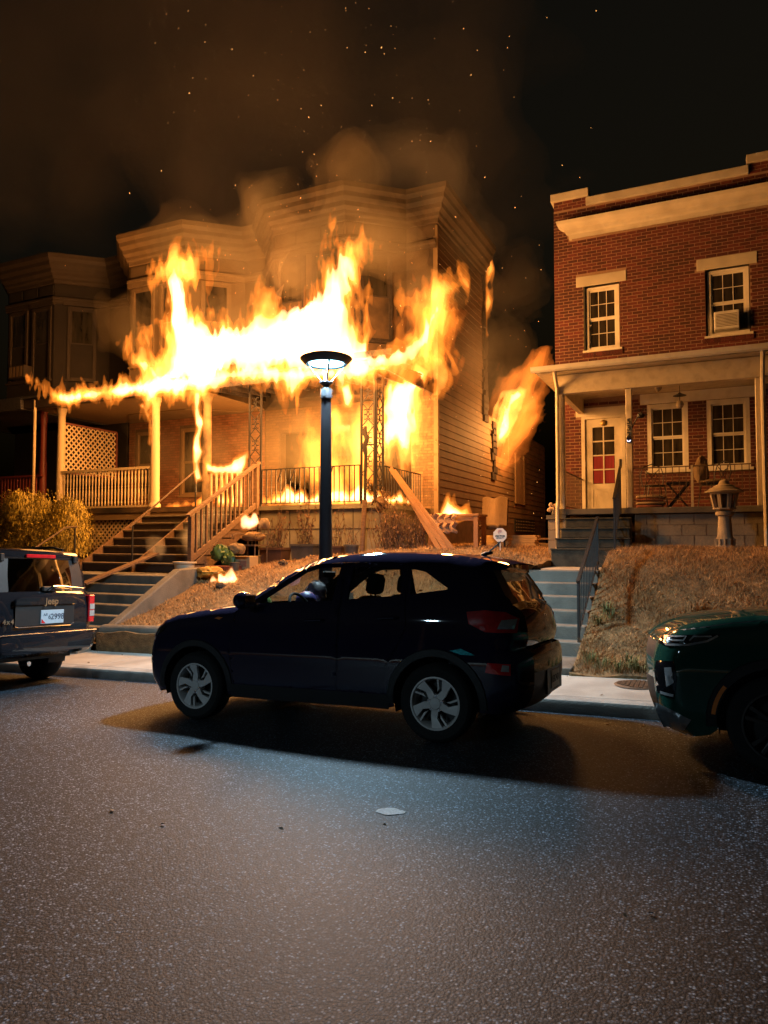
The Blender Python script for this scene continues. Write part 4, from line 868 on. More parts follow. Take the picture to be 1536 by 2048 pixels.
flame('wall_strip_fire', 'thin vertical line of flame at the back edge of the siding', ['STRIP'], [('outer_flame', -.03, 1.0, FO), ('middle_flame', .06, 1.0, FM)], h=.04, seed=55, thick=.7)
flame('table_fire', 'small white fire burning on the wooden table', ['TABLE'], [('outer_flame', -.06, .9, FO), ('middle_flame', .0, .8, FM), ('core_flame', .06, .7, FH)], h=.03, seed=61, thick=1.0, amp=.10)
flame('chair_fire', 'little flame on top of the sacks on the metal chair', ['CHAIRF'], [('outer_flame', -.02, .6, FO), ('middle_flame', .01, .6, FH)], h=.016, seed=63, thick=.8, amp=.10, amp2=.09, pad=.2)
flame('grass_fire', 'patch of white flame burning on the dry lawn by the yellow bag', ['GRASSF'], [('outer_flame', -.02, .6, FO), ('middle_flame', .01, .6, FH)], h=.016, seed=65, thick=1.0, amp=.12, amp2=.10, pad=.2)
# light given off by the fire
def fire_light(parent, loc, W, rad=.5, col=(1,.42,.10)):
    l = bpy.data.lights.new('fire_light', 'POINT'); l.energy = W*FIRE_W; l.color = col; l.shadow_soft_size = rad
    o = bpy.data.objects.new('fire_light', l); C.objects.link(o); o.parent = bpy.data.objects[parent]; o.location = loc; return o
fire_light('porch_fire', (-13.4, 12.6, 6.0), 300, .6); fire_light('porch_fire', (-11.0, 12.5, 6.1), 1000, .7); fire_light('porch_fire', (-8.6, 12.4, 6.1), 1700, .7); fire_light('eave_fire', (-6.0, 12.1, 5.1), 2000, .6)
fire_light('window_fire', (-7.4, 15.3, 4.0), 800, .35); fire_light('floor_fire', (-8.6, 14.7, 3.0), 420, .25); fire_light('stair_head_fire', (-11.6, 14.8, 3.1), 380, .25)
fire_light('side_fire', (-5.2, 21.6, 5.2), 700, .5); fire_light('table_fire', (-5.0, 13.9, 2.5), 90, .12)
# ---- embers
EMB = bpy.data.materials.new('ember'); EMB.use_nodes = True; p = EMB.node_tree.nodes['Principled BSDF']; p.inputs['Emission Color'].default_value = (1,.42,.10,1); p.inputs['Emission Strength'].default_value = 2.4; p.inputs['Base Color'].default_value = (.1,.03,.01,1)
b = MB(); rr = random.Random(11)
for i in range(480):
    z = 6+rr.random()**1.3*16; sp = 2.0+(z-6)*.16
    x = -9.2+rr.gauss(0, 1)*sp+(z-8)*.06; y = 14.5+rr.uniform(-1.5, 3)
    s = rr.choice((.003,.004,.005,.006,.009)); L = s*rr.uniform(1, 5); a = rr.gauss(0, .5)
    b.bar((x, y, z), (x+math.sin(a)*L, y, z+math.cos(a)*L), s)
for i in range(60):
    x = rr.uniform(-7, -3.5); z = rr.uniform(2, 9); s = rr.choice((.008,.012)); b.bar((x, 15+rr.uniform(0, 6), z), (x+s, 15.0, z+s*2) if False else (x+s*.5, 15+rr.uniform(0,.01), z+s*2), s) if False else b.box((x, 16, z), (x+s*.6, 16+s*.6, z+s*1.2))
tag(b.build('sparks', EMB, fixn=False), 'glowing sparks rising over the burning house', 'sparks', kind='stuff')
# ---- smoke
def smoke(name, label, blobs, m, h=.2, amp=.5, fr=.9, seed=5, shells=3, soft=.28, off=0):
    B_ = np.array(blobs, np.float32); lo = (B_[:, :3]-B_[:, 3:4]*1.6).min(0)-h*3; hi = (B_[:, :3]+B_[:, 3:4]*1.6).max(0)+h*3
    A = [np.arange(lo[i], hi[i], h, dtype=np.float32) for i in range(3)]; X, Y, Z = np.meshgrid(*A, indexing='ij')
    F = np.full(X.shape, -9, np.float32)
    for (cx, cy_, cz, r) in B_:
        d = r-np.sqrt((X-cx)**2+(Y-cy_)**2+(Z-cz)**2); k = .5; hh = np.clip(.5+.5*(d-F)/k, 0, 1); F = F*(1-hh)+d*hh+k*hh*(1-hh)
    n = vnoise(X*fr, Y*fr, Z*fr, seed)+.5*vnoise(X*fr*2.2, Y*fr*2.2, Z*fr*2.2, seed+1)+.25*vnoise(X*fr*4.6, Y*fr*4.6, Z*fr*4.6, seed+2)
    F = F+n*amp-off
    e = np.minimum.reduce([X-A[0][0], A[0][-1]-X, Y-A[1][0], A[1][-1]-Y, Z-A[2][0], A[2][-1]-Z])-h*1.2
    o = None
    for q in range(shells):
        t = surface_nets(np.minimum(F-q*soft, e), lo, h, name if o is None else 'smoke_layer', m, o)
        if t is None: break
        t.data.shade_smooth(); o = o or t
    return tag(o, label, 'smoke', kind='stuff')
SM1 = vol_mat('thick_smoke', scatter=(.62,.46,.28), density=.20, aniso=.1, absorb=(.25,.16,.08), adens=.05)
SM2 = vol_mat('thin_smoke', scatter=(.70,.58,.46), density=.011, aniso=.0)
SM3 = vol_mat('billow_smoke', scatter=(.66,.56,.45), density=.065, aniso=.1)
SM4 = vol_mat('porch_smoke', scatter=(.82,.66,.42), density=.075, aniso=.2)
smoke('smoke', 'brown smoke hanging in front of the burning bay and the next house', [(-7.2,15.2,8.8,1.0),(-9.3,14.8,8.9,1.1),(-11.2,15,9.1,1.1),(-13,14.9,8.6,1.0),(-15.0,15,7.8,.8),(-8,15,10.2,1.0),(-10.3,15,10.3,1.0),(-13.3,15.2,9.9,.9),(-6.2,15.6,7.6,.8),(-11.5,15.2,7.5,.9)], SM1, h=.15, amp=.5, seed=5)
smoke('smoke', 'orange lit smoke filling the burning porch', [(-7.6,15.2,4.3,1.0),(-8.9,15.1,4.2,1.1),(-10.2,15.2,4.3,1.0),(-12.3,15.4,4.1,.9),(-14.3,15.4,4.2,.8),(-6.9,14.8,3.6,.6)], SM4, h=.12, amp=.4, fr=1.4, seed=6)
smoke('smoke', 'tall smoke plume drifting up over the row houses', [(-8.5,15.6,11.6,2.6),(-11.5,16,12.6,3.2),(-6.8,16.5,12.2,2.4),(-9,17,15.5,4),(-13,17,17,5),(-17,18,19,6),(-22,19,17,6),(-26,20,21,7),(-12,17,23,6),(-17,17,13,4.0)], SM2, h=.42, amp=2.2, fr=.40, seed=9, soft=1.0)
smoke('smoke', 'smoke rising along the side wall of the burning house', [(-5.6,18.5,8.6,.9),(-5.5,19.5,7.4,.9),(-5.4,20.5,6.4,.9),(-5.3,20.8,9.6,1.0),(-5.9,17.5,9.6,1.0),(-5.6,17.2,6.4,.9),(-5.7,18.2,5.2,.7),(-5.8,16.0,10.4,1.0),(-6.8,15.6,11.0,1.0)], SM3, h=.13, amp=.45, fr=1.2, seed=15)
smoke('smoke', 'low grey smoke creeping over the wooden stairs', [(-10.3,12.3,1.9,.26),(-10.0,12.0,1.6,.24),(-10.6,12.8,2.2,.28),(-10.2,13.2,2.45,.22),(-10.9,11.9,1.55,.2)], vol_mat('stair_smoke', scatter=(.85,.8,.7), density=.35), h=.05, amp=.16, fr=4, seed=25, soft=.05)
# ------------------------------------------------------------------ parked cars
from mathutils.geometry import delaunay_2d_cdt
TYRE = mat('tyre_rubber', (.012,.012,.012), .85, .2, 30, bump=.2, bscale=60)
BLKPL = mat('black_car_plastic', (.007,.007,.008), .55, .2, 40, bump=.1, bscale=120)
CABIN = mat('cabin_trim', (.02,.02,.022), .8, .2, 10)
CARGL = glass_mat('car_glass', (.62,.64,.62)); TINT = glass_mat('tinted_car_glass', (.22,.22,.21))
CHROME = mat('chrome', (.65,.65,.66), .15, .05, 5, metal=1.0)
ALLOY = mat('alloy_wheel', (.72,.70,.68), .42, .05, 8, metal=.15)
DALLOY = mat('dark_alloy', (.07,.068,.066), .35, .1, 8, metal=.6)
REDL = mat('red_lamp_lens', (.62,.015,.022), .12, .2, 20, coat=.5); CLRL = mat('clear_lamp_lens', (.55,.56,.58), .1, .2, 20, metal=.5, coat=.5)
AMB = mat('amber_marker', (.9,.25,.05), .3, .1, 20); LAMPBLK = mat('lamp_black', (.01,.01,.012), .12, .1, 5, coat=.8)
def paint(name, col, rough=.4, metal=.0):
    return mat(name, col, .6, .06, 3, metal=0.0, spec=.0, coat=1.0)
def crom(pts, n=5):
    P = [np.array(p, float) for p in pts]; out = []
    for i in range(len(P)-1):
        p0 = P[max(i-1, 0)]; p1 = P[i]; p2 = P[i+1]; p3 = P[min(i+2, len(P)-1)]
        for k in range(n):
            t = k/n; out.append(.5*((2*p1)+(-p0+p2)*t+(2*p0-5*p1+4*p2-p3)*t*t+(-p0+3*p1-3*p2+p3)*t**3))
    out.append(P[-1]); return out
def in_poly(p, poly):
    x, y = p; c = False; n = len(poly)
    for i in range(n):
        a, b = poly[i], poly[i-1]
        if (a[1] > y) != (b[1] > y) and x < (b[0]-a[0])*(y-a[1])/(b[1]-a[1])+a[0]: c = not c
    return c
def in_polys(X, Z, poly):
    c = np.zeros(len(X), bool); n = len(poly)
    for i in range(n):
        a, b = poly[i], poly[i-1]
        if a[1] == b[1]: continue
        c ^= ((a[1] > Z) != (b[1] > Z)) & (X < (b[0]-a[0])*(Z-a[1])/(b[1]-a[1])+a[0])
    return c
def dens(poly, s=.03, closed=True):
    out = []; n = len(poly)
    for i in range(n if closed else n-1):
        a = np.array(poly[i], float); b = np.array(poly[(i+1) % n], float); k = max(1, int(np.linalg.norm(b-a)/s))
        for j in range(k): out.append(tuple(a+(b-a)*j/k))
    if not closed: out.append(tuple(poly[-1]))
    return out
class Car:
    def __init__(s, root, segs, W, Rf, sill):
        s.root = root; s.segs = []; s.W = W; s.Rf = Rf; top = []
        for (nm, m, pts, crown, sharp) in segs:
            q = [np.array(p, float) for p in pts] if sharp else crom(pts); s.segs.append((nm, m, q, crown)); top += [tuple(p) for p in (q if not top else q[1:])]
        s.top = top; s.sill = sill; s.poly = top+sill   # sill: points from rear bottom back to front bottom
        s.T = np.array(dens(top, .03, False)); s.TX = s.T[:, 0].copy(); s.TZ = s.T[:, 1].copy()
    def hw(s, z): return float(np.interp(z, [p[0] for p in s.W], [p[1] for p in s.W]))
    def yside(s, x, z):
        dx = s.TX-x; dz = s.TZ-z; d = math.sqrt(float((dx*dx+dz*dz).min())); R = s.Rf(x, z); u = min(d/R, 1)
        return s.hw(z)-R*(1-math.sqrt(max(0, 1-(1-u)**2)))
    def region(s, name, m, outer, holes=(), off=0.0, side=-1, parent=None, step=.05, smooth=True, inward=None):
        loops = [dens(outer)]+[dens(h) for h in holes]; V = []; E = []
        for lp in loops:
            b = len(V); V += lp; E += [(b+i, b+(i+1) % len(lp)) for i in range(len(lp))]
        xs_ = [p[0] for p in outer]; zs_ = [p[1] for p in outer]; allb = np.array(V)
        GX, GZ = np.meshgrid(np.arange(min(xs_)+step/2, max(xs_), step), np.arange(min(zs_)+step/2, max(zs_), step)); GX = GX.ravel(); GZ = GZ.ravel()
        if len(GX):
            ok = in_polys(GX, GZ, loops[0])
            for h in loops[1:]: ok &= ~in_polys(GX, GZ, h)
            GX = GX[ok]; GZ = GZ[ok]
            ok = ((GX[:, None]-allb[None, :, 0])**2+(GZ[:, None]-allb[None, :, 1])**2).min(1) > (.4*step)**2 if len(GX) else np.zeros(0, bool)
            V += [(float(a), float(c)) for a, c in zip(GX[ok], GZ[ok])]
        r = delaunay_2d_cdt([Vector(v) for v in V], E, [], 0, 1e-5)
        vs, fs = r[0], r[2]
        cx = np.array([sum(vs[i].x for i in f)/len(f) for f in fs]); cz = np.array([sum(vs[i].y for i in f)/len(f) for f in fs]); ok = in_polys(cx, cz, loops[0])
        for h in loops[1:]: ok &= ~in_polys(cx, cz, h)
        keep = [tuple(f) for f, k in zip(fs, ok) if k]
        b = MB()
        for sd in ((-1, 1) if side == 0 else (side,)):
            n = len(b.v); b.v += [(v.x, sd*(s.yside(v.x, v.y)+off), v.y) for v in vs]; b.f += [tuple(n+i for i in (f if sd < 0 else f[::-1])) for f in keep]
        bm = bmesh.new(); me = b.mesh(name); bm.from_mesh(me); bmesh.ops.delete(bm, geom=[v for v in bm.verts if not v.link_faces], context='VERTS')
        # outward normals
        for f in bm.faces:
            if f.normal.y*f.calc_center_median().y < 0: f.normal_flip()
        bm.to_mesh(me); bm.free()
        if smooth: me.shade_smooth()
        return put(name, me, m, parent or s.root)
    def wrap(s, only=None, nt=14):
        objs = {}
        for (nm, m, q, crown) in s.segs:
            rows = []
            for i, p in enumerate(q):
                t = q[min(i+1, len(q)-1)]-q[max(i-1, 0)]; t = t/np.linalg.norm(t); nr = np.array((-t[1], t[0]))
                w = s.hw(p[1])-s.Rf(p[0], p[1]); cr = crown if not callable(crown) else crown(i/(len(q)-1))
                rows.append([(p[0]+nr[0]*cr*(1-(2*j/nt-1)**2), w*(2*j/nt-1), p[1]+nr[1]*cr*(1-(2*j/nt-1)**2)) for j in range(nt+1)])
            if nm in ('windscreen', 'rear_window'):
                c = 2; o = MB().grid([r[c:nt+1-c] for r in rows]).build(nm, m, s.root, smooth=True, fixn=False); objs[nm] = o
                for cols in (slice(0, c+1), slice(nt-c, nt+1)): MB().grid([r[cols] for r in rows]).build('pillar', BLKPL, s.root, smooth=True, fixn=False)
                continue
            b = MB().grid(rows); o = b.build(nm, m, s.root, smooth=True, fixn=False); objs[nm] = o
        return objs
    def ribbon(s, name, m, pts, wdt=.007, off=.0015, side=-1, parent=None):
        P = dens(pts, .03, False); b = MB(); rows = []
        for i, p in enumerate(P):
            a = np.array(P[max(i-1, 0)]); c = np.array(P[min(i+1, len(P)-1)]); t = (c-a)/max(1e-6, np.linalg.norm(c-a)); n = np.array((-t[1], t[0]))*wdt/2
            rows.append([(p[0]+n[0]*k, side*(s.yside(p[0]+n[0]*k, p[1]+n[1]*k)+off), p[1]+n[1]*k) for k in (-1, 1)])
        return b.grid(rows).build(name, m, parent or s.root)
def wheel(root, x, y, r, rr, wid, side, rimm, style=5, spin=0.0):
    # side -1: outer face towards -y
    w_ = wid/2; prof = [(rr,-w_),(rr+.02,-w_-.004),(r-.035,-w_-.006),(r-.012,-w_+.012),(r,-w_+.035),(r,w_-.035),(r-.012,w_-.012),(r-.035,w_+.006),(rr+.02,w_+.004),(rr,w_)]
    t = MB().lathe(prof, (0,0,0), 40, 'y', caps=False); wh = t.build('wheel', TYRE, root, smooth=True)
    wh.location = (x, y, r); 
    lip = MB().lathe([(rr+.004, w_-.03),(rr+.006, w_+.001),(rr-.008, w_+.002),(rr-.016, w_-.012),(rr-.03, w_-.10),(rr-.03,-w_+.02)], (0,0,0), 40, 'y', caps=False).build('rim', rimm, wh, smooth=True)
    MB().lathe([(rr-.02, w_-.11),(.0, w_-.11)], (0,0,0), 24, 'y', caps=False).build('brake_disc', mat('brake_dark', (.02,.02,.02), .5), wh)
    hub = MB().lathe([(.07, w_-.08),(.075, w_-.025),(.05, w_-.012),(.045,w_-.006),(.0, w_-.005)], (0,0,0), 20, 'y', caps=False).build('hub', rimm, wh, smooth=True)
    for k in range(5):
        a = 2*math.pi*k/5+spin; ca, sa = math.cos(a), math.sin(a)
        def pt(rad, tan, dep): return (rad*ca-tan*sa, -(w_-dep), rad*sa+tan*ca)
        def spoke(p):
            n = len(p); b = MB(); b.v = [pt(*q) for q in p]+[pt(q[0], q[1], q[2]+.03) for q in p]; b.f = [tuple(range(n)), tuple(reversed(range(n, 2*n)))]+[(i, i+n, (i+1) % n+n, (i+1) % n) for i in range(n)]
            return b.build('spoke', rimm, wh)
        R1 = rr-.012
        if style == 5:
            spoke([(.05,-.03,.012),(.10,-.035,.014),(R1,-.02,.008),(R1-.004,.075,.008),(.12,.02,.014),(.05,.03,.012)])
            spoke([(.085,.045,.02),(.12,.05,.02),(R1-.006,.118,.012),(R1-.010,.136,.012),(.115,.066,.02)])
        else:
            spoke([(.05,-.02,.012),(R1,-.055,.010),(R1,-.028,.010),(.09,-.004,.016)]); spoke([(.05,.02,.012),(.09,.004,.016),(R1,.028,.010),(R1,.055,.010)])
        MB().lathe([(.011, w_-.024),(.011, w_-.012),(.0, w_-.011)], (.062*math.cos(a+.62), 0, .062*math.sin(a+.62)), 8, 'y', caps=False).build('wheel_nut', CHROME, wh)
    if side > 0: wh.rotation_euler = (0, 0, math.pi)
    return wh
def arc(cx, cz, r, a0, a1, n=18): return [(cx+r*math.cos(R_(a0+(a1-a0)*i/n)), cz+r*math.sin(R_(a0+(a1-a0)*i/n))) for i in range(n+1)]
def car_root(name, label, x, yc, tilt=True):
    t = thing(name, label, 'car'); t.location = (x, yc, road_z(x, yc)); t.rotation_euler = (math.atan(-.05) if tilt else 0, -math.atan(.026), 0); return t
def liners(root, cxs, cz, r, hw_):
    for cx in cxs:
        for sd in (-1, 1):
            MB().grid([[(px_, sd*yy, pz_) for yy in (hw_-.28, hw_-.012)] for px_, pz_ in arc(cx, cz, r, -15, 195)]).build('wheel_arch_liner', BLKPL, root)
            MB().prism(arc(cx, cz, r, -15, 195), sd*(hw_-.285), sd*(hw_-.28), 'xz').build('wheel_arch_back', BLKPL, root)
def seat(root, x, y, sc=1.0, m=CABIN):
    MB().box((x-.24, y-.25, .52), (x+.26, y+.25, .70)).build('seat_cushion', m, root, bevel=.05)
    Mx = Matrix.Translation((x+.22, y, .66)) @ Matrix.Rotation(R_(14), 4, 'Y')
    MB().box((-.06, -.23, 0), (.07, .23, .56), Mx).build('seat_back', m, root, bevel=.05, smooth=True)
    Mh = Matrix.Translation((x+.385, y, 1.20)) @ Matrix.Rotation(R_(10), 4, 'Y')
    h_ = MB().prism([(-.125,.04),(-.135,.10),(-.12,.185),(-.07,.215),(.07,.215),(.12,.185),(.135,.10),(.125,.04),(.09,.02),(-.09,.02)], -.045, .045, 'yz', Mh).build('headrest', m, root, bevel=.02, smooth=True)
    for s_ in (-.05, .05): MB().tube([(x+.36, y+s_, 1.14), (x+.385, y+s_, 1.24)], .007, 6).build('headrest_stem', CHROME, root)

# ---- dark blue hatchback in the middle
HX, HY = -5.49, 6.455
V = car_root('parked_hatchback', 'dark blue small hatchback parked in front of the street lamp', HX, HY)
NAVY = paint('midnight_blue_paint', (.020,.016,.036))
segsV = [('front_bumper', NAVY, [(.18,.22),(.06,.33),(.012,.48),(.018,.62)], lambda t: .03+.03*t, 0), ('front_grille', BLKPL, [(.018,.62),(.035,.72),(.075,.82)], .06, 0),
    ('bonnet', NAVY, [(.075,.82),(.14,.90),(.30,.965),(.6,1.02),(.95,1.065),(1.26,1.10)], lambda t: .06*(1-t)+.035*t, 0), ('windscreen', CARGL, [(1.26,1.10),(1.55,1.29),(1.82,1.455),(2.02,1.535)], .035, 0),
    ('roof', NAVY, [(2.02,1.535),(2.2,1.575),(2.6,1.60),(3.1,1.59),(3.5,1.56),(3.78,1.515),(3.93,1.475)], .025, 0), ('spoiler_lip', NAVY, [(3.93,1.475),(3.945,1.455),(3.90,1.435),(3.80,1.43)], .02, 1),
    ('rear_window', TINT, [(3.80,1.43),(3.89,1.28),(3.97,1.14)], .03, 0), ('tailgate', NAVY, [(3.97,1.14),(4.03,1.09),(4.065,1.0),(4.085,.88),(4.07,.80)], .045, 0), ('bumper_step', BLKPL, [(4.07,.80),(4.055,.775),(4.10,.76)], .05, 1),
    ('rear_bumper', NAVY, [(4.10,.76),(4.125,.70),(4.13,.58)], .05, 0), ('rear_valance', BLKPL, [(4.13,.58),(4.12,.44),(4.06,.31),(3.95,.25)], lambda t: .05*(1-t)+.02*t, 0)]
WV = [(.2,.84),(.4,.875),(.62,.885),(.85,.88),(1.0,.87),(1.12,.845),(1.30,.765),(1.58,.64)]
def RV(x, z):
    if z > 1.2: return .10
    e = 1-sm(0, .55, x); r = sm(3.55, 4.1, x); return .10+.26*e+.20*r*(1-.5*sm(1.0, 1.2, z))
FA, RA = .84, 3.36
sillV = [(3.9,.25)]+arc(RA, .325, .385, 0, 180)[0:]+[]+arc(FA, .325, .385, 0, 180)
sillV = [(3.92,.26)]+[p for p in arc(RA, .325, .385, -8, 188)]+[(2.9,.25),(1.3,.25)]+[p for p in arc(FA, .325, .385, -8, 188)]+[(.40,.26)]
segsV = [(n_, m_, [(x_+.13*max(0, 1-x_/.7), z_) for x_, z_ in p_], c_, h_) for n_, m_, p_, c_, h_ in segsV]
cv = Car(V, segsV, WV, RV, sillV)
d1 = [(1.30,.36),(1.24,.70),(1.30,1.06),(1.42,1.115),(1.70,1.30),(1.95,1.455),(2.10,1.505),(2.40,1.515),(2.435,1.16),(2.42,.36)]
d2 = [(2.43,.36),(2.445,1.16),(2.41,1.515),(2.9,1.51),(3.04,1.495),(3.07,1.22),(3.10,.95),(3.02,.78),(2.90,.60),(2.86,.36)]
w1 = [(1.55,1.135),(1.78,1.285),(2.0,1.425),(2.13,1.465),(2.365,1.47),(2.345,1.165)]
w2 = [(2.50,1.175),(2.50,1.47),(2.80,1.468),(2.985,1.45),(3.02,1.215)]
w3 = [(3.11,1.225),(3.08,1.45),(3.22,1.42),(3.46,1.27)]
def shrink(P, e): 
    c = np.mean(np.array(P), 0); return [tuple(np.array(p)+(np.array(p)-c)/np.linalg.norm(np.array(p)-c)*e) for p in P]
side_body = []
for sd in (-1, 1):
    cv.region('body_side', NAVY, cv.poly, [shrink(d1, .0), shrink(d2, .0), w3], side=sd)
    D1 = cv.region('door', NAVY, shrink(d1, -.006), [w1], side=sd, off=.001); D2 = cv.region('door', NAVY, shrink(d2, -.006), [w2], side=sd, off=.001)
    cv.region('side_window', CARGL, w1, side=sd, off=-.012, parent=D1); cv.region('side_window', CARGL, w2, side=sd, off=-.012, parent=D2); cv.region('quarter_window', CARGL, w3, side=sd, off=-.012)
    cv.region('door_backing', CABIN, d1, [w1], side=sd, off=-.03, parent=D1); cv.region('door_backing', CABIN, d2, [w2], side=sd, off=-.03, parent=D2)  # dark backing added behind the doors to stop light leaking through gaps
    for (hx, hz, D) in ((2.20,.985,D1), (2.93,1.02,D2)):
        yy = cv.yside(hx, hz); MB().tube([(hx-.10, sd*(yy+.004), hz-.004), (hx-.085, sd*(yy+.035), hz), (hx+.07, sd*(yy+.035), hz+.006), (hx+.09, sd*(yy+.004), hz+.006)], .013, 8).build('handle', NAVY, D, smooth=True)
    # dark cladding round the arches and along the sill
    for cx in (FA, RA):
        P = arc(cx, .325, .387, -4, 184); Q = arc(cx, .325, .445, -4, 184); rows = [[(p[0], sd*(cv.yside(*p)+.012), p[1]), (q[0], sd*(cv.yside(*q)+.012), q[1]), (q[0]+(q[0]-cx)*.02, sd*(cv.yside(*q)-.004), q[1]+.006)] for p, q in zip(P, Q)]
        MB().grid(rows).build('arch_cladding', BLKPL, V, smooth=True)
    cv.region('sill_cladding', BLKPL, [(1.27,.245),(1.27,.37),(2.93,.37),(2.93,.245)], side=sd, off=.014)
    cv.ribbon('crease_line', NAVY, [(.42,.80),(1.2,.93),(2.4,.95),(3.55,.965)], .02, .004, sd)
    # mirror
    Mm = Matrix.Translation((1.50, sd*.99, 1.17)); MB().blob((0,0,0), (.085,.115,.085), 14, 10).build('wing_mirror', NAVY, V, smooth=True).location = (1.49, sd*1.0, 1.165)
    MB().bar((1.52, sd*.86, 1.11), (1.50, sd*.95, 1.13), .05, .04).build('mirror_stalk', BLKPL, V)
    MB().box((1.565, sd*1.0-.08, 1.11), (1.578, sd*1.0+.08, 1.22)).build('mirror_glass', CHROME, V, bevel=.01)
    # lights
    tl = cv.region('tail_light', REDL, [(3.64,1.085),(3.66,.99),(3.80,.925),(4.035,.915),(4.04,1.03),(3.95,1.085),(3.8,1.10)], side=sd, off=.006)
    cv.region('lamp_insert', CLRL, [(3.90,.95),(4.02,.945),(4.03,1.03),(3.93,1.02)], side=sd, off=.010, parent=tl)
    cv.region('head_light', LAMPBLK, [(.22,.80),(.28,.885),(.46,.90),(.42,.84),(.32,.79)], side=sd, off=.005)
    cv.region('fog_light', CLRL, [(.17,.50),(.18,.66),(.24,.70),(.26,.52)], side=sd, off=.006)
    cv.region('turn_repeater', AMB, [(1.06,.985),(1.10,1.0),(1.16,.995),(1.12,.975)], side=sd, off=.004)
    cv.region('reflector', REDL, [(3.80,.60),(3.82,.68),(4.0,.67),(4.0,.58)], side=sd, off=.007); cv.region('reversing_light', CLRL, [(3.93,.615),(3.94,.665),(3.99,.66),(3.99,.61)], side=sd, off=.011)
    mm = cv.region('arch_patch', mat('teal_patch', (.02,.30,.34), .25, .3, 60, metal=.6), [(3.50,.765),(3.60,.785),(3.72,.735),(3.60,.735)], side=sd, off=.016)  # small teal metallic patch on the rear wheel arch
cw = cv.wrap()
liners(V, (FA, RA), .325, .38, .87)
for cx in (FA, RA):
    for sd in (-1, 1): wheel(V, cx, sd*.785, .325, .215, .20, sd, ALLOY, 5, spin=.35 if cx == FA else .9)
MB().box((.45,-.70,.27),(3.80,.70,.50)).build('underbody', BLKPL, V); MB().box((.5,-.55,.5),(1.25,.55,.9)).build('engine_block', BLKPL, V)
MB().box((1.22,-.76,.52),(1.62,.76,1.06)).build('dashboard', CABIN, V, bevel=.05); MB().box((1.30,-.70,.505),(3.85,.70,.55)).build('cabin_floor', CABIN, V)
MB().box((3.42,-.70,.56),(3.90,.70,1.0)).build('boot_load', CABIN, V)
for sd in (-1, 1): seat(V, 2.16, sd*.36)
for sd in (-1, 1): seat(V, 2.98, sd*.36)
sw = MB().tube([(1.74+.06*math.sin(a)*0-.09*math.cos(a), -.36+.18*math.sin(a), 1.06+.16*math.cos(a)) for a in [2*math.pi*i/24 for i in range(24)]], .015, 8, closed=True).build('steering_wheel', CABIN, V, smooth=True)
MB().tube([(1.74,-.36,1.06),(1.62,-.36,1.02)], .04, 10).build('hub', CABIN, sw); MB().bar((1.74,-.53,1.06),(1.74,-.19,1.06), .03,.02).build('spoke', CABIN, sw)
MB().box((1.83,-.12,1.38),(1.87,.12,1.45)).build('rear_view_mirror', CABIN, V, bevel=.015); MB().box((1.86,-.03,1.14),(1.88,.04,1.38)).build('phone_cable_pouch', CABIN, V)
MB().box((3.98,.40,1.12),(4.03,.0,1.15)).build('rear_wiper', BLKPL, V); MB().tube([(3.99,0,1.15),(3.93,.30,1.23)], .012, 6).build('wiper_arm', BLKPL, V)
MB().tube([(3.52,0,1.575),(3.56,0,1.60),(3.62,0,1.61)], [.03,.02,.012], 8).build('aerial_base', BLKPL, V); MB().tube([(3.58,0,1.61),(3.70,0,1.71)], .007, 6).build('aerial', BLKPL, V)
# badge, letters, plate on the tail
bx = 4.098
bd = MB().tube([(bx+.002, .075*math.cos(a), 1.0+.045*math.sin(a)) for a in [2*math.pi*i/28 for i in range(28)]], .006, 6, closed=True).build('badge', CHROME, V)
MB().bar((bx, -.035,.965),(bx, -.02,1.035),.012,.008).build('badge_stroke', CHROME, bd); MB().bar((bx, .02,.965),(bx, .035,1.035),.012,.008).build('badge_stroke', CHROME, bd); MB().bar((bx,-.028,1.0),(bx,.028,1.0),.010,.008).build('badge_stroke', CHROME, bd)
text_obj('lettering', 'VENUE', .055, CHROME, V, frame_M((4.118, 0, .905), (0,1,0), (-.15,0,1)), extr=.003, spacing=1.5)
MB().box((4.155,-.30,.37),(4.175,.30,.57)).build('plate_recess', BLKPL, V)
pl = MB().box((4.176,-.155,.40),(4.182,.155,.55)).build('licence_plate', mat('plate_dull', (.40,.38,.33), .6, .2, 30), V)
text_obj('plate_text', '1EK7471', .085, BLKPL, pl, frame_M((4.184, 0, .475), (0,1,0), (0,0,1)), extr=.001)

# ---- four-wheel drive at the left edge, seen from behind
JX, JY = -12.12, 6.40
J = car_root('parked_four_wheel_drive', 'black boxy four-wheel drive seen from behind at the left edge', JX, JY)
BLK = paint('black_paint', (.012,.012,.015), .2)
segsJ = [('front_bumper', BLK, [(.12,.40),(.03,.50),(.02,.70)], .05, 0), ('grille', BLKPL, [(.02,.70),(.05,1.0)], .06, 0), ('bonnet', BLK, [(.05,1.0),(.12,1.07),(.7,1.12),(1.25,1.16)], .03, 0), ('windscreen', TINT, [(1.25,1.16),(1.7,1.55),(1.85,1.68)], .04, 0),
    ('roof', BLK, [(1.85,1.68),(2.1,1.75),(2.9,1.785),(3.7,1.78),(4.08,1.755),(4.17,1.73)], .02, 0), ('roof_lip', BLK, [(4.17,1.73),(4.19,1.68),(4.185,1.635)], .025, 0), ('rear_window', TINT, [(4.185,1.635),(4.22,1.45),(4.26,1.22)], .035, 0),
    ('tailgate', BLK, [(4.26,1.22),(4.30,1.14),(4.33,.95),(4.33,.72)], .03, 0), ('rear_bumper', BLK, [(4.33,.72),(4.44,.715),(4.46,.66),(4.45,.48),(4.36,.43)], lambda t: .02+.02*math.sin(t*3.14), 1)]
WJ = [(.3,.76),(.7,.80),(1.0,.80),(1.2,.785),(1.75,.68)]
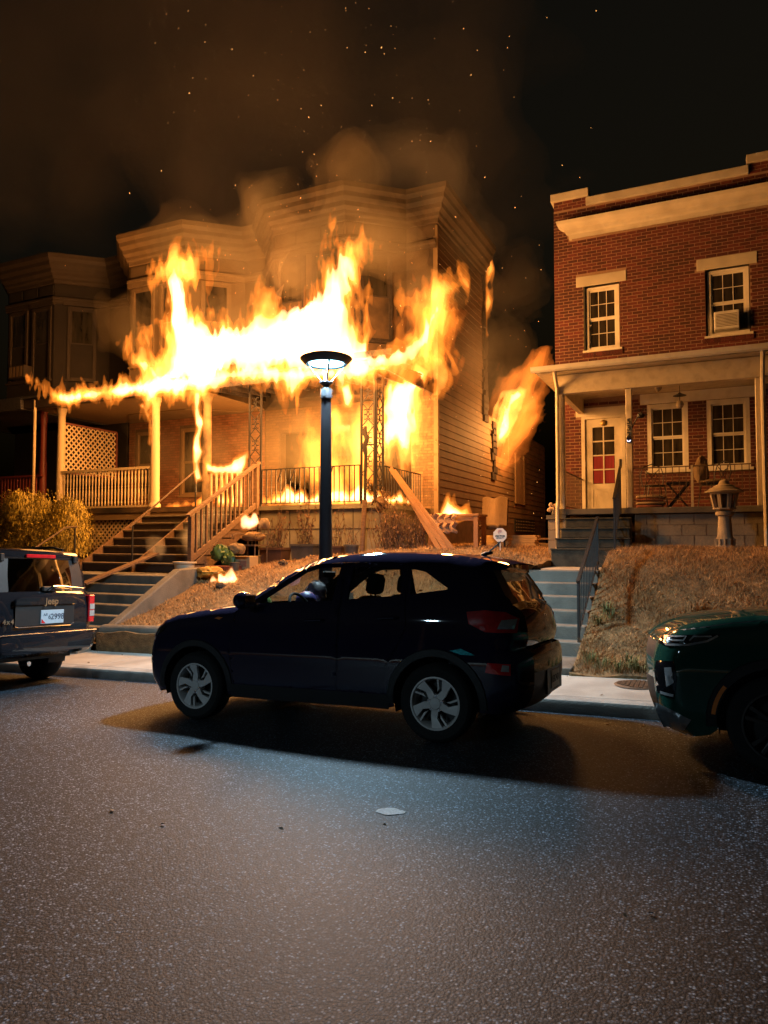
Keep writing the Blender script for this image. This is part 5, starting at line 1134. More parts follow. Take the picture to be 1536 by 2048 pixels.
def RJ(x, z): return .07+.10*(1-sm(0,.5,x))+.05*sm(4.0,4.4,x)*(1-sm(1.2,1.5,z))
FJ, RJx = .85, 3.45
sillJ = [(4.2,.45)]+arc(RJx,.36,.43,12,172)+[(2.9,.42),(1.4,.42)]+arc(FJ,.36,.43,8,172)+[(.2,.45)]
cj = Car(J, segsJ, WJ, RJ, sillJ)
jw = [[(1.62,1.22),(1.98,1.62),(2.45,1.66),(2.45,1.22)], [(2.55,1.22),(2.55,1.66),(3.25,1.66),(3.25,1.22)], [(3.38,1.22),(3.38,1.66),(4.0,1.62),(4.10,1.24)]]
for sd in (-1, 1):
    cj.region('body_side', BLK, cj.poly, jw, side=sd)
    for q in jw: cj.region('side_window', TINT, q, side=sd, off=-.01)
    # tail lights at the rear corners
    yy = .80*sd
    tl = MB().box((4.20, min(yy, yy-.10*sd), .80), (4.355, max(yy, yy-.10*sd), 1.17)).build('tail_light', REDL, J, bevel=.012)
    for z0 in (.885, .975): MB().box((4.356, min(yy-.008*sd, yy-.088*sd), z0), (4.360, max(yy-.008*sd, yy-.088*sd), z0+.075)).build('clear_segment', CLRL, tl)
    MB().box((4.16,sd*.55-.03,1.60),(4.235,sd*.55+.03,1.70)).build('hinge', BLKPL, J, bevel=.01)
    MB().tube([(2.0,sd*.62,1.80),(2.2,sd*.62,1.83),(3.7,sd*.62,1.83),(3.9,sd*.62,1.79)], .018, 6).build('roof_rail', BLKPL, J)
    Mm = MB().blob((1.55, sd*.93, 1.25), (.07,.12,.09), 12, 8).build('wing_mirror', BLKPL, J, smooth=True)
cj.wrap()
# tail details
MB().box((4.21,-.22,1.655),(4.245,.22,1.70)).build('brake_light', REDL, J, bevel=.006)
MB().prism([(-.46,1.055),(-.46,1.125),(-.40,1.155),(.40,1.155),(.46,1.125),(.46,1.055)], 4.345, 4.395, 'yz').build('tailgate_bar', BLK, J, bevel=.008)
text_obj('lettering', 'Jeep', .115, CHROME, J, frame_M((4.398, .06, 1.10), (0,1,0), (0,0,1)), extr=.003, bold=.003)
text_obj('lettering', '4x4', .085, CHROME, J, frame_M((4.366, -.53, .86), (0,1,0), (0,0,1)), extr=.003, bold=.002, spacing=1.3)
MB().box((4.362,-.44,.80),(4.368,.44,1.05)).build('plate_recess', BLKPL, J); MB().tube([(4.37,-.44,.80),(4.375,-.40,.785),(4.378,.38,.785),(4.372,.44,.81)], .007, 6).build('chrome_strip', CHROME, J)
pl = MB().box((4.369,-.08,.815),(4.378,.27,.99)).build('licence_plate', mat('plate_white', (.40,.47,.54), .45, .08, 30), J, bevel=.006)
PB = mat('plate_black', (.03,.04,.07), .6)
text_obj('plate_text', '2998', .105, PB, pl, frame_M((4.380, .168, .90), (0,1,0), (0,0,1)), extr=.001, bold=.001)
text_obj('plate_text', 'A/E', .045, PB, pl, frame_M((4.380, -.012, .93), (0,1,0), (0,0,1)), extr=.001); text_obj('plate_text', '6', .085, PB, pl, frame_M((4.380, .048, .90), (0,1,0), (0,0,1)), extr=.001)
MB().prism([(-.07,.825),(-.07,.88),(-.01,.825)], 4.379, 4.381, 'yz').build('plate_emblem', REDL, pl)
MB().tube([(4.33,.05,1.24),(4.36,.10,1.285),(4.345,.25,1.29),(4.33,.62,1.26)], [.018,.02,.012,.008], 8).build('rear_wiper', CHROME, J)
MB().box((4.29,-.02,1.225),(4.33,.16,1.29)).build('window_latch', BLKPL, J, bevel=.01)
MB().box((4.335,-.72,.700),(4.475,.74,.712)).build('bumper_step_pad', mat('bumper_chrome', (.45,.44,.42), .22, .1, 10, metal=.9), J, bevel=.004)
for cx in (FJ, RJx):
    for sd in (-1, 1): wheel(J, cx, sd*.70, .365, .235, .23, sd, ALLOY, 6)
liners(J, (FJ, RJx), .36, .42, .78)
MB().box((.4,-.55,.36),(4.2,.55,.60)).build('underbody', BLKPL, J); MB().box((3.2,-.68,.62),(4.2,.68,1.0)).build('boot_load', CABIN, J); MB().box((.3,-.6,.5),(1.3,.6,1.05)).build('engine_block', BLKPL, J)
for sd in (-1, 1): seat(J, 2.1, sd*.34); seat(J, 2.95, sd*.34)
MB().tube([(4.2,-.2,.33),(4.35,-.2,.33)], .03, 10).build('exhaust', CHROME, J)

# ---- dark green crossover at the right edge, nose towards us
KX, KY = -.47, 6.47
K = car_root('parked_crossover', 'dark green crossover with slim headlights at the right edge', KX, KY)
GRN = paint('crossover_green_paint', (.014,.062,.046)); SILV = mat('silver_trim', (.42,.45,.48), .35, .08, 10, metal=.6)
segsK = [('skid_plate', SILV, [(.26,.20),(.14,.24),(.09,.32)], .10, 0), ('lower_grille', BLKPL, [(.09,.32),(.05,.45),(.035,.60)], .10, 0), ('front_bumper', GRN, [(.035,.60),(.03,.68),(.04,.74)], .10, 0), ('grille', BLKPL, [(.04,.74),(.05,.80),(.07,.87)], .10, 0),
    ('bonnet', GRN, [(.07,.87),(.10,.92),(.22,.99),(.5,1.055),(.9,1.10),(1.22,1.125)], lambda t: .09*(1-t)**2+.03, 0), ('windscreen', TINT, [(1.22,1.125),(1.6,1.36),(1.95,1.55)], .04, 0), ('roof', GRN, [(1.95,1.55),(2.3,1.62),(3.0,1.635),(3.7,1.58),(4.0,1.50)], .025, 0),
    ('rear_window', TINT, [(4.0,1.50),(4.2,1.15)], .03, 0), ('tailgate', GRN, [(4.2,1.15),(4.30,1.0),(4.33,.75)], .05, 0), ('rear_bumper', BLKPL, [(4.33,.75),(4.36,.5),(4.25,.25)], .05, 0)]
WK = [(.2,.83),(.4,.88),(.65,.90),(.9,.895),(1.05,.88),(1.15,.85),(1.62,.65)]
def RK(x, z):
    if z > 1.25: return .10
    return .10+.19*(1-sm(0,.45,x))+.15*sm(3.8,4.3,x)
FK, RKx = .86, 3.49
sillK = [(4.2,.27)]+arc(RKx,.335,.395,-8,188)+[(3.0,.25),(1.35,.25)]+arc(FK,.335,.395,-8,188)+[(.42,.24)]
ck = Car(K, segsK, WK, RK, sillK)
kw = [[(1.55,1.16),(1.95,1.46),(2.40,1.52),(2.40,1.17)], [(2.50,1.17),(2.50,1.52),(3.15,1.50),(3.2,1.18)]]
for sd in (-1, 1):
    ck.region('body_side', GRN, ck.poly, kw, side=sd)
    for q in kw: ck.region('side_window', TINT, q, side=sd, off=-.01)
    hl = ck.region('head_light', LAMPBLK, [(.085,.87),(.10,.925),(.30,.945),(.52,.955),(.44,.90),(.30,.865),(.16,.855)], side=sd, off=.006)
    ck.ribbon('light_strip', CLRL, [(.10,.90),(.15,.868),(.30,.875),(.43,.905),(.50,.945)], .014, .010, sd, hl); ck.ribbon('light_strip', CLRL, [(.13,.925),(.29,.935),(.27,.905),(.16,.90)], .010, .010, sd, hl); ck.ribbon('light_strip', CLRL, [(.31,.905),(.34,.935),(.46,.94)], .010, .010, sd, hl)
    fg = ck.region('fog_lamp_bezel', LAMPBLK, [(.065,.50),(.05,.66),(.07,.74),(.20,.755),(.215,.62),(.19,.48)], side=sd, off=.006)
    ck.region('fog_lamp', CLRL, [(.14,.56),(.13,.70),(.18,.71),(.195,.60)], side=sd, off=.010, parent=fg); ck.region('fog_trim', CLRL, [(.09,.50),(.09,.52),(.19,.515),(.185,.495)], side=sd, off=.010, parent=fg)
    ck.region('silver_blade', SILV, [(.10,.24),(.05,.36),(.04,.42),(.16,.40),(.30,.34),(.24,.24)], side=sd, off=.008)
    for cx in (FK, RKx):
        P = arc(cx,.335,.397,-4,184); Q = arc(cx,.335,.46,-4,184); MB().grid([[(p[0], sd*(ck.yside(*p)+.012), p[1]), (q[0], sd*(ck.yside(*q)+.012), q[1]), (q[0]+(q[0]-cx)*.02, sd*(ck.yside(*q)-.004), q[1]+.006)] for p, q in zip(P, Q)]).build('arch_cladding', BLKPL, K, smooth=True)
    A1 = arc(FK,.335,.405,142,172,8); A2 = arc(FK,.335,.432,142,172,8)
    MB().grid([[(p[0], sd*(ck.yside(*p)+.016), p[1]), (q[0], sd*(ck.yside(*q)+.016), q[1])] for p, q in zip(A1, A2)]).build('side_marker', AMB, K)
    for (hx, hz) in ((2.2,1.0),(3.05,1.03)): MB().tube([(hx-.1, sd*(ck.yside(hx,hz)+.004), hz),(hx-.08, sd*(ck.yside(hx,hz)+.035), hz),(hx+.08, sd*(ck.yside(hx,hz)+.035), hz+.005),(hx+.1, sd*(ck.yside(hx,hz)+.004), hz+.005)], .013, 8).build('handle', GRN, K)
    MB().blob((1.50, sd*1.0, 1.17), (.08,.12,.08), 12, 8).build('wing_mirror', GRN, K, smooth=True)
    ck.ribbon('door_gap', BLKPL, [(1.36,.30),(1.30,.70),(1.36,1.10)], .008, .001, sd); ck.ribbon('bonnet_gap', BLKPL, [(.20,.965),(.6,1.035),(1.1,1.09)], .007, .001, sd)
ck.wrap()
for cx in (FK, RKx):
    for sd in (-1, 1):
        wh = wheel(K, cx, sd*.80, .335, .235, .21, sd, DALLOY, 6, spin=.2)
        if cx == FK and sd < 0: text_obj('hub_lettering', 'KIA', .038, CHROME, wh, frame_M((0,-.1015,0), (1,0,-.25), (.25,0,1)), extr=.0015, bold=.001)
liners(K, (FK, RKx), .335, .39, .885)
MB().box((.45,-.72,.27),(4.1,.72,.55)).build('underbody', BLKPL, K); MB().box((.4,-.5,.5),(1.2,.5,.95)).build('engine_block', BLKPL, K); MB().box((1.3,-.7,.55),(4.0,.7,.9)).build('cabin_floor', CABIN, K)
for sd in (-1, 1): seat(K, 2.16, sd*.36)
# ------------------------------------------------------------------ vegetation
def tris(name, V, m, n=3):
    k = len(V)//n; me = bpy.data.meshes.new(name); me.vertices.add(len(V)); me.vertices.foreach_set('co', np.asarray(V, np.float32).ravel())
    me.loops.add(len(V)); me.loops.foreach_set('vertex_index', np.arange(len(V), dtype=np.int32)); me.polygons.add(k); me.polygons.foreach_set('loop_start', np.arange(0, len(V), n, dtype=np.int32))
    me.update(calc_edges=True); return put(name, me, m)
def blades(n, x0, x1, y0, y1, hmin, hmax, wd, rng, lean=.6, keep=None):
    x = rng.uniform(x0, x1, n); y = rng.uniform(y0, y1, n)
    d = np.sin(x*3.1+y*1.3)*np.sin(y*2.7-x*1.1)+np.sin(x*7.3-y*5.1)*.5; k = rng.rand(n) < .62+.3*d
    if keep is not None: k &= keep(x, y)
    x = x[k]; y = y[k]; n = len(x); z = lz_np(x, y)-.008; h = rng.uniform(hmin, hmax, n)*(1+.35*np.sin(x*5+y*3)); a = rng.uniform(0, 6.283, n); L = rng.uniform(.1, lean, n)*h; a2 = rng.uniform(0, 6.283, n); w_ = wd*rng.uniform(.6, 1.4, n)
    V = np.empty((n, 3, 3)); V[:, 0] = np.stack([x-np.cos(a2)*w_, y-np.sin(a2)*w_, z], 1); V[:, 1] = np.stack([x+np.cos(a2)*w_, y+np.sin(a2)*w_, z], 1); V[:, 2] = np.stack([x+np.cos(a)*L, y+np.sin(a)*L, z+h], 1)
    return V.reshape(-1, 3)
rng = np.random.RandomState(4)
DRYG = mat('dry_grass', (.40,.225,.085), .8, .3, 3, island=.5, dark=(.17,.09,.035), darkscale=2.2, darkamt=.7)
GRNG = mat('green_weed', (.13,.14,.045), .8, .3, 6, island=.5)
def strip_edges(x, y): return ~((y < 8.72))
g = np.concatenate([blades(70000, -9.2, -2.72, 8.72, 12.4, .03, .08, .0045, rng, 1.7), blades(26000, -9.2, -2.72, 12.4, 15.5, .03, .08, .006, rng, 1.2)])
tag(tris('grass', g, DRYG), 'dry tan grass on the bank in front of the burning house', 'grass', kind='stuff')
g = np.concatenate([blades(100000, -1.58, 2.2, 8.66, 14.0, .03, .085, .0045, rng, 1.7), blades(3000, -1.58, 2.2, 8.66, 14.0, .07, .14, .004, rng, 1.6)])
tag(tris('grass', g, DRYG), 'dry orange grass on the bank in front of the brick house', 'grass', kind='stuff')
g = blades(24000, -18, -12.98, 8.66, 14, .03, .09, .006, rng, 1.2)
tag(tris('grass', g, DRYG), 'dry grass under the yellow shrub left of the stairs', 'grass', kind='stuff')
# fallen leaves and litter
V_ = []
for i in range(1500):
    x, y = rng.uniform(-9, 2), rng.uniform(8.6, 13.5)
    if -2.75 < x < -1.6: continue
    s = rng.uniform(.012, .035); z = float(lz_np(np.array(x), np.array(y)))+rng.uniform(.01,.06); a = rng.uniform(0, 6.28); c, sn = math.cos(a)*s, math.sin(a)*s; t = rng.uniform(-.6,.6)*s
    V_ += [(x-c, y-sn, z), (x+sn*.6, y-c*.6, z+t), (x+c, y+sn, z), (x-sn*.6, y+c*.6, z-t)]
tag(tris('leaves', V_, mat('fallen_leaf', (.26,.15,.06), .8, .3, 5, island=.5), 4), 'fallen leaves scattered over the dry banks', 'leaves', kind='stuff')
V_ = []
for i in range(70):
    x, y = rng.uniform(-8.6, .5), rng.choice([rng.uniform(6.6, 7.38), rng.uniform(7.6, 8.6), rng.uniform(3, 7)], p=[.4,.35,.25])
    s = rng.uniform(.01, .028); z = (road_z(x, y) if y < 7.4 else walk_z(x, y))+.012; a = rng.uniform(0, 6.28); c, sn = math.cos(a)*s, math.sin(a)*s
    V_ += [(x-c, y-sn, z-.006), (x+sn*.5, y-c*.5, z+.006), (x+c, y+sn, z), (x-sn*.5, y+c*.5, z-.004)]
tag(tris('leaves', V_, mat('road_leaf', (.16,.10,.05), .85, .3, 5, island=.5), 4), 'a few dry leaves in the gutter and on the pavement', 'leaves', kind='stuff')
def tuft(name, lab, spots, m, n=60, h=(.12,.3)):
    b = MB()
    for (x, y) in spots:
        for i in range(n):
            a = random.uniform(0, 6.28); r = random.uniform(0, .10); hh = random.uniform(*h); L = hh*random.uniform(.3, .9); bx_, by_ = x+r*math.cos(a), y+r*math.sin(a); z = lz(bx_, by_)-.01
            w_ = .005; p = [(bx_, by_, z), (bx_+L*.35*math.cos(a), by_+L*.35*math.sin(a), z+hh*.7), (bx_+L*math.cos(a), by_+L*math.sin(a), z+hh*(.95 if L < hh*.6 else .7))]
            q = (-math.sin(a)*w_, math.cos(a)*w_); k = len(b.v)
            b.v += [(p[0][0]-q[0], p[0][1]-q[1], p[0][2]), (p[0][0]+q[0], p[0][1]+q[1], p[0][2]), (p[1][0]+q[0], p[1][1]+q[1], p[1][2]), (p[1][0]-q[0], p[1][1]-q[1], p[1][2]), p[2]]; b.f += [(k,k+1,k+2,k+3), (k+3,k+2,k+4)]
    return tag(b.build(name, m, fixn=False), lab, 'weeds')
tuft('weed_tuft', 'green weeds at the foot of the bank near the iron cover', [(-1.25,8.85),(-1.05,8.80),(-.85,8.84),(-.65,8.80),(-1.4,9.0),(-.95,9.0),(-.4,8.85)], GRNG, 45, (.06,.19))
tuft('weed_tuft', 'dark green weeds beside the lower handrail', [(-1.45,10.0),(-1.40,10.3),(-1.3,10.15)], GRNG, 40, (.06,.16))
tuft('weed_tuft', 'pale dry grass tuft in the middle of the right bank', [(-.35,10.2),(-.25,10.25)], DRYG, 60, (.1,.24))
# golden drooping shrub
SHR = mat('golden_foliage', (.34,.25,.035), .7, .35, 4, island=.6, dark=(.12,.10,.02), darkscale=2, darkamt=.5)
sh = thing('yellow_shrub', 'golden yellow shrub with drooping fine foliage behind the four-wheel drive', 'shrub')
b = MB(); rs = random.Random(3); lobes = [(-14.5,12.0,1.9,.95),(-13.7,11.8,1.65,.72),(-15.2,12.2,1.8,.9),(-14.1,11.5,1.35,.75),(-15.6,11.8,1.5,.8),(-14.9,11.6,2.35,.55),(-13.9,12.1,2.2,.5)]
for i in range(17000):
    c = rs.choice(lobes); th = rs.uniform(0, 6.283); u = rs.uniform(-.5, 1); rr_ = c[3]*(rs.random()**.35)*(1+.15*math.sin(5*th+c[0]*3)); s_ = math.sqrt(max(0, 1-u*u))
    p = Vector((c[0]+rr_*s_*math.cos(th), c[1]+rr_*s_*math.sin(th), c[2]+rr_*u*.95)); L = rs.uniform(.035, .09); o = Vector((math.cos(th), math.sin(th), 0))*L*.55+Vector((rs.uniform(-.04,.04), rs.uniform(-.04,.04), 0)); w_ = rs.uniform(.008, .016)
    t = Vector((-math.sin(th), math.cos(th), rs.uniform(-.5,.5)))*w_; q = p+o+Vector((0,0,.03)); e = p+o*1.5+Vector((0,0,-L*.9)); k = len(b.v)
    b.v += [tuple(p-t), tuple(p+t), tuple(q+t), tuple(q-t), tuple(e)]; b.f += [(k,k+1,k+2,k+3), (k+3,k+2,k+4)]
b.build('foliage', SHR, sh, fixn=False)
for (dx, dy) in ((0,0),(.4,-.1),(-.5,.1)): MB().tube([(-14.4+dx*.2,11.9,.85),(-14.4+dx*.7,11.9+dy,1.4),(-14.4+dx*1.6,11.9+dy*3,2.1)], [.05,.035,.012], 6).build('stem', RISER, sh)
# dead potted plants
DEAD = mat('dead_stem', (.12,.065,.03), .85, .3, 8); DEADL = mat('dead_leaf', (.17,.09,.045), .85, .35, 8, island=.5)
def dead_plant(P_, x, y, z0, h, w_, n, seed, leaves=60):
    r = random.Random(seed); b = MB(); lf = MB()
    for i in range(n):
        a = r.uniform(0, 6.28); q = Vector((x+r.uniform(-.1,.1)*w_*3, y+r.uniform(-.08,.08), z0)); pts = [tuple(q)]; hh = h*r.uniform(.5, 1.05); k = 6; dx = r.uniform(-1,1)*w_*.5; dy = r.uniform(-.5,.5)*w_*.4
        for j in range(1, k+1): 
            f = j/k; q2 = Vector((q.x+dx*f+r.uniform(-.035,.035), q.y+dy*f+r.uniform(-.03,.03), z0+hh*f-(.12*hh*f*f if r.random() < .4 else 0))); pts.append(tuple(q2))
            for m_ in range(2):
                if r.random() < leaves/100:
                    L = r.uniform(.03,.09); ang = r.uniform(0, 6.28); e = q2+Vector((math.cos(ang)*L*.5, math.sin(ang)*L*.5, -L)); tt = Vector((-math.sin(ang), math.cos(ang), .3))*r.uniform(.006,.018); kk = len(lf.v); mid = (q2+e)/2+Vector((math.cos(ang),math.sin(ang),.4))*.012
                    lf.v += [tuple(q2), tuple(mid+tt), tuple(e), tuple(mid-tt)]; lf.f += [(kk,kk+1,kk+2),(kk,kk+2,kk+3)]
        b.tube(pts, [.006]*k+[.002], 4)
    b.build('stems', DEAD, P_, fixn=False); lf.build('dead_leaves', DEADL, P_, fixn=False)['kind'] = 'stuff'
TERRA = mat('dark_plastic_pot', (.075,.035,.022), .6, .3, 6); GREYP = mat('grey_pot', (.06,.055,.05), .7, .3, 6)
def trough(name, lab, x0, x1, y0, y1, z0, h, m, plant):
    t = thing(name, lab, 'planter'); mx, my = (x0+x1)/2, (y0+y1)/2
    b = MB(); s = .88
    P = [[(mx+(x-mx)*k_, my+(y-my)*k_, z) for x, y in ((x0,y0),(x1,y0),(x1,y1),(x0,y1),(x0,y0))] for k_, z in ((s, z0), (1, z0+h*.86), (1.06, z0+h*.86), (1.06, z0+h), (.95, z0+h), (.93, z0+h*.8))]
    b.grid(P); b.f.append(tuple(range(4))); b.build('pot', m, t); Bx('soil', (x0+.03, y0+.03, z0+h*.70), (x1-.03, y1-.03, z0+h*.82), RISER, t)
    if plant: dead_plant(t, mx, my, z0+h*.8, *plant)
    return t
zg = lz(-8.8, 13.2)
trough('planter', 'dark red planter with a dead leafy plant left of the lamp post', -9.12, -8.55, 13.05, 13.45, lz(-8.8,13.2)-.01, .36, TERRA, (1.0,.5,26,5,85))
trough('planter', 'grey planter with dead vines just left of the lamp post', -8.32, -7.75, 13.05, 13.45, lz(-8.0,13.2)-.01, .33, GREYP, (1.05,.55,22,6,80))
trough('planter', 'low dark planter right of the lamp post', -7.55, -7.1, 13.1, 13.4, lz(-7.3,13.2)-.01, .22, TERRA, (.95,.4,12,7,60))
pt_ = thing('plant_pot', 'round dark pot with bare stems at the foot of the corner ironwork', 'plant pot')
MB().lathe([(.12,0),(.155,.22),(.17,.22),(.17,.26),(.15,.26),(.14,.2),(.0,.2)], (-6.86, 13.1, lz(-6.86,13.1)-.01), 18, caps=False).build('pot', GREYP, pt_, smooth=True)
dead_plant(pt_, -6.86, 13.1, lz(-6.86,13.1)+.18, .55, .35, 9, 8, 20)
ds = thing('dead_shrub', 'tangled dead shrub in front of the burning porch corner', 'shrub')
for i, (x, y) in enumerate(((-6.3,13.45),(-6.0,13.4),(-5.75,13.5),(-6.15,13.6),(-5.55,13.6))): dead_plant(ds, x, y, lz(x, y)-.02, 1.15-.1*i, .7, 26, 20+i, 75)
pole = thing('wooden_pole', 'pale wooden pole with charred carved top leaning at the porch corner', 'pole')
MB().tube([(-6.80,13.45,1.25),(-6.72,13.45,2.55)], [.055,.05], 10).build('shaft', WOOD, pole, smooth=True)
MB().tube([(-6.72,13.45,2.55),(-6.70,13.45,3.5),(-6.72,13.43,3.7),(-6.66,13.43,3.85),(-6.73,13.43,4.0),(-6.69,13.43,4.12)], [.035,.035,.06,.05,.065,.03], 8).build('carved_top', CHARB, pole, smooth=True)
MB().bar((-6.7,13.43,3.72),(-6.52,13.43,3.72), .03).build('arm', CHARB, pole)
hp = thing('hanging_plant', 'withered hanging plant on the porch rail by the corner', 'plant'); dead_plant(hp, -6.45, 13.7, 2.35, .5, .5, 16, 31, 90)
MB().blob((-6.45,13.7,2.5), (.12,.12,.15), 8, 6, .25).build('basket', DEAD, hp)
MB().blob((-8.15,13.78,2.58), (.11,.10,.14), 10, 7, .2).build('flower_head', DEADL, hp) if False else None
# ------------------------------------------------------------------ things on the left lawn
TUB = mat('cream_plastic', (.50,.43,.32), .5, .1, 5)
t = tag(MB().lathe([(.17,0),(.20,.20),(.235,.22),(.235,.25),(.215,.25),(.19,.2),(.15,.04),(.0,.04)], (-9.62, 11.2, 1.017), 24, caps=False).build('plastic_tub', TUB, smooth=True), 'cream plastic tub at the foot of the wooden stair railing', 'tub')
def cloth_blob(name, lab, cat, c, r, m, seed, n=22, k=14, amp=.24, flat=.0):
    rr_ = random.Random(seed); b = MB(); ph = [rr_.uniform(0, 6.28) for _ in range(8)]
    for i in range(k+1):
        th = math.pi*i/k
        for j in range(n):
            p = 2*math.pi*j/n; d = 1+amp*(math.sin(3*p+ph[0]+2*th)*math.sin(2*th+ph[1])+.6*math.sin(7*p+ph[2])*math.sin(5*th+ph[3])+.4*rr_.uniform(-1,1)*math.sin(th))
            z = r[2]*math.cos(th)*d; b.v.append((c[0]+r[0]*math.sin(th)*math.cos(p)*d, c[1]+r[1]*math.sin(th)*math.sin(p)*d, c[2]+max(z, -r[2]*.75)))
    for i in range(k):
        for j in range(n): j2 = (j+1) % n; b.f.append((i*n+j, (i+1)*n+j, (i+1)*n+j2, i*n+j2))
    return tag(b.build(name, m, smooth=True, angle=35), lab, cat)
YB = mat('yellow_bag', (.36,.19,.03), .5, .15, 12, bump=.4, bscale=25)
cloth_blob('yellow_sack', 'crumpled yellow sack lying on the lawn beside the cream tub', 'sack', (-9.02,11.25,lz(-9.0,11.25)+.14), (.30,.20,.12), YB, 2)
GB = mat('green_bag', (.045,.10,.025), .45, .3, 10, bump=.3, bscale=20)
cloth_blob('green_bag', 'green plastic bag beside the stair railing, the taller one', 'bag', (-9.38,12.0,lz(-9.3,12)+.30), (.19,.15,.18), GB, 3); cloth_blob('green_bag', 'small round green bag on the red tray', 'bag', (-9.10,11.95,lz(-9.1,11.95)+.20), (.13,.12,.15), GB, 4)
tag(MB().prism([(-.27,-.2),(.27,-.2),(.30,.2),(-.30,.2)], 0, .09, 'xy', Matrix.Translation((-9.1,11.9,lz(-9.1,11.9)-.01))).build('red_tray', mat('red_plastic', (.20,.05,.03), .5), bevel=.01), 'low red tray under the green bags', 'tray')
bx_ = thing('cardboard_box', 'small cardboard box beside the metal chair', 'box'); CB = mat('cardboard', (.36,.25,.13), .85, .12, 8)
zz = lz(-8.8,12.1)-.01; MB().box((-8.99,12.0,zz), (-8.62,12.3,zz+.27)).build('carton', CB, bx_, bevel=.005)
for s in (-1, 1): MB().box((-8.99,12.15+.15*s-.004,zz+.272), (-8.62,12.15+.15*s+.10*s+.004,zz+.277), None).build('flap', CB, bx_)
Bx('printed_panel', (-8.90,11.996,zz+.06), (-8.70,11.999,zz+.18), mat('box_print', (.28,.13,.08), .8), bx_)
mc = thing('metal_chair', 'scrolled metal garden chair heaped with sacks on the lawn', 'chair')
cx, cy_, cz = -8.98, 12.55, lz(-8.98,12.55)
for (dx, dy) in ((-.25,-.22),(.25,-.22),(-.25,.22),(.25,.22)): MB().tube([(cx+dx,cy_+dy,cz-.02),(cx+dx,cy_+dy,cz+.44)], .014, 6).build('leg', RUST, mc)
MB().box((cx-.27,cy_-.25,cz+.43),(cx+.27,cy_+.25,cz+.46)).build('seat', RUST, mc)
for s in (-1, 1):
    MB().tube([(cx+s*.25,cy_+.22,cz+.44),(cx+s*.27,cy_+.28,cz+.95)], .013, 6).build('back_upright', RUST, mc)
    MB().tube([(cx+s*.27,cy_+.22,cz+.68),(cx+s*.29,cy_-.1,cz+.70),(cx+s*.29,cy_-.26,cz+.67),(cx+s*.29,cy_-.28,cz+.60),(cx+s*.29,cy_-.22,cz+.58),(cx+s*.29,cy_-.21,cz+.63)], .013, 6).build('arm', RUST, mc)
for i in range(6): MB().tube([(cx-.25+i*.1,cy_+.23,cz+.46),(cx-.27+i*.108,cy_+.28,cz+.95)], .008, 5).build('back_bar', RUST, mc)
MB().tube([(cx-.27,cy_+.28,cz+.95),(cx,cy_+.29,cz+1.02),(cx+.27,cy_+.28,cz+.95)], .013, 6).build('back_top', RUST, mc)
SACK = mat('burlap', (.20,.115,.045), .9, .2, 10, bump=.5, bscale=40); PALE = mat('pale_cushion', (.24,.16,.085), .85, .15, 8, bump=.3, bscale=30)
cloth_blob('sack', 'brown rolled sack across the metal chair', 'sack', (cx+.06,cy_-.02,cz+.62), (.27,.15,.11), SACK, 6, amp=.16)
cloth_blob('cushion', 'pale cushion propped in the metal chair, left of the flame', 'cushion', (cx-.10,cy_+.15,cz+.88), (.13,.07,.14), PALE, 7, amp=.14); cloth_blob('cushion', 'pale cushion propped in the metal chair, right of the flame', 'cushion', (cx+.24,cy_+.15,cz+.90), (.12,.07,.13), PALE, 8, amp=.14)
cloth_blob('cushion', 'scorched seat cushion leaning in front of the metal chair', 'cushion', (cx-.12,cy_-.36,cz+.36), (.22,.10,.13), PALE, 9, amp=.2)
bk = tag(MB().lathe([(.075,0),(.095,.17),(.10,.17),(.10,.185),(.085,.18),(.07,.03),(.0,.03)], (-8.83,11.78,lz(-8.83,11.78)-.01), 16, caps=False).build('bucket', GREYP, smooth=True), 'small dark bucket in front of the cardboard box', 'bucket')
for (x, y, s, lab) in ((-7.75,11.9,.09,'dark lump of debris on the lawn left of the lamp post'), (-8.35,10.7,.10,'dark clump of debris low on the dry bank')): cloth_blob('debris', lab, 'debris', (x,y,lz(x,y)+.04), (s,s*.8,s*.6), CHARB, int(-x*10), 10, 7, .3)
# ------------------------------------------------------------------ table, planks and lumber by the gap
tb = thing('wooden_table', 'wooden table with fire on its top beside the burning house', 'table'); tz = lz(-5.0,14.0)
TW = mat('table_wood', (.30,.155,.07), .65, .2, 4, bump=.15, bscale=25)
MB().box((-5.62,13.72,tz+.62),(-4.30,14.35,tz+.665)).build('top', TW, tb, bevel=.006); 
for (x, y) in ((-5.55,13.78),(-4.37,13.78),(-5.55,14.29),(-4.37,14.29)): MB().box((x-.045,y-.045,tz-.02),(x+.045,y+.045,tz+.62)).build('leg', TW, tb)
MB().box((-5.5,13.76,tz+.53),(-4.42,13.80,tz+.62)).build('apron', TW, tb); MB().box((-5.5,14.27,tz+.53),(-4.42,14.31,tz+.62)).build('apron', TW, tb)
rows = []
for i in range(13):
    f = i/12; rows.append([(-5.28+.52*j/10+.03*math.sin(i*1.3), 13.70-.02-.045*math.sin(j*2.1+f*3)-.03*f, tz+.70-.42*f+.02*math.sin(j*1.7)) for j in range(11)])
tag(MB().grid([[(p[0], p[1]+.28 if k == 0 else p[1], tz+.685 if k == 0 else p[2]) for p in r] for k, r in enumerate(rows)]).build('blanket', mat('striped_cloth', (.36,.22,.13), .9, .3, 14, stretch=(1,1,6)), smooth=True), 'rumpled striped blanket hanging over the front of the burning table', 'blanket')
ch = thing('patio_chair', 'patio chair with a high padded back behind the burning table', 'chair'); PAD = mat('buff_padding', (.15,.09,.042), .85, .15, 6, bump=.3, bscale=20)
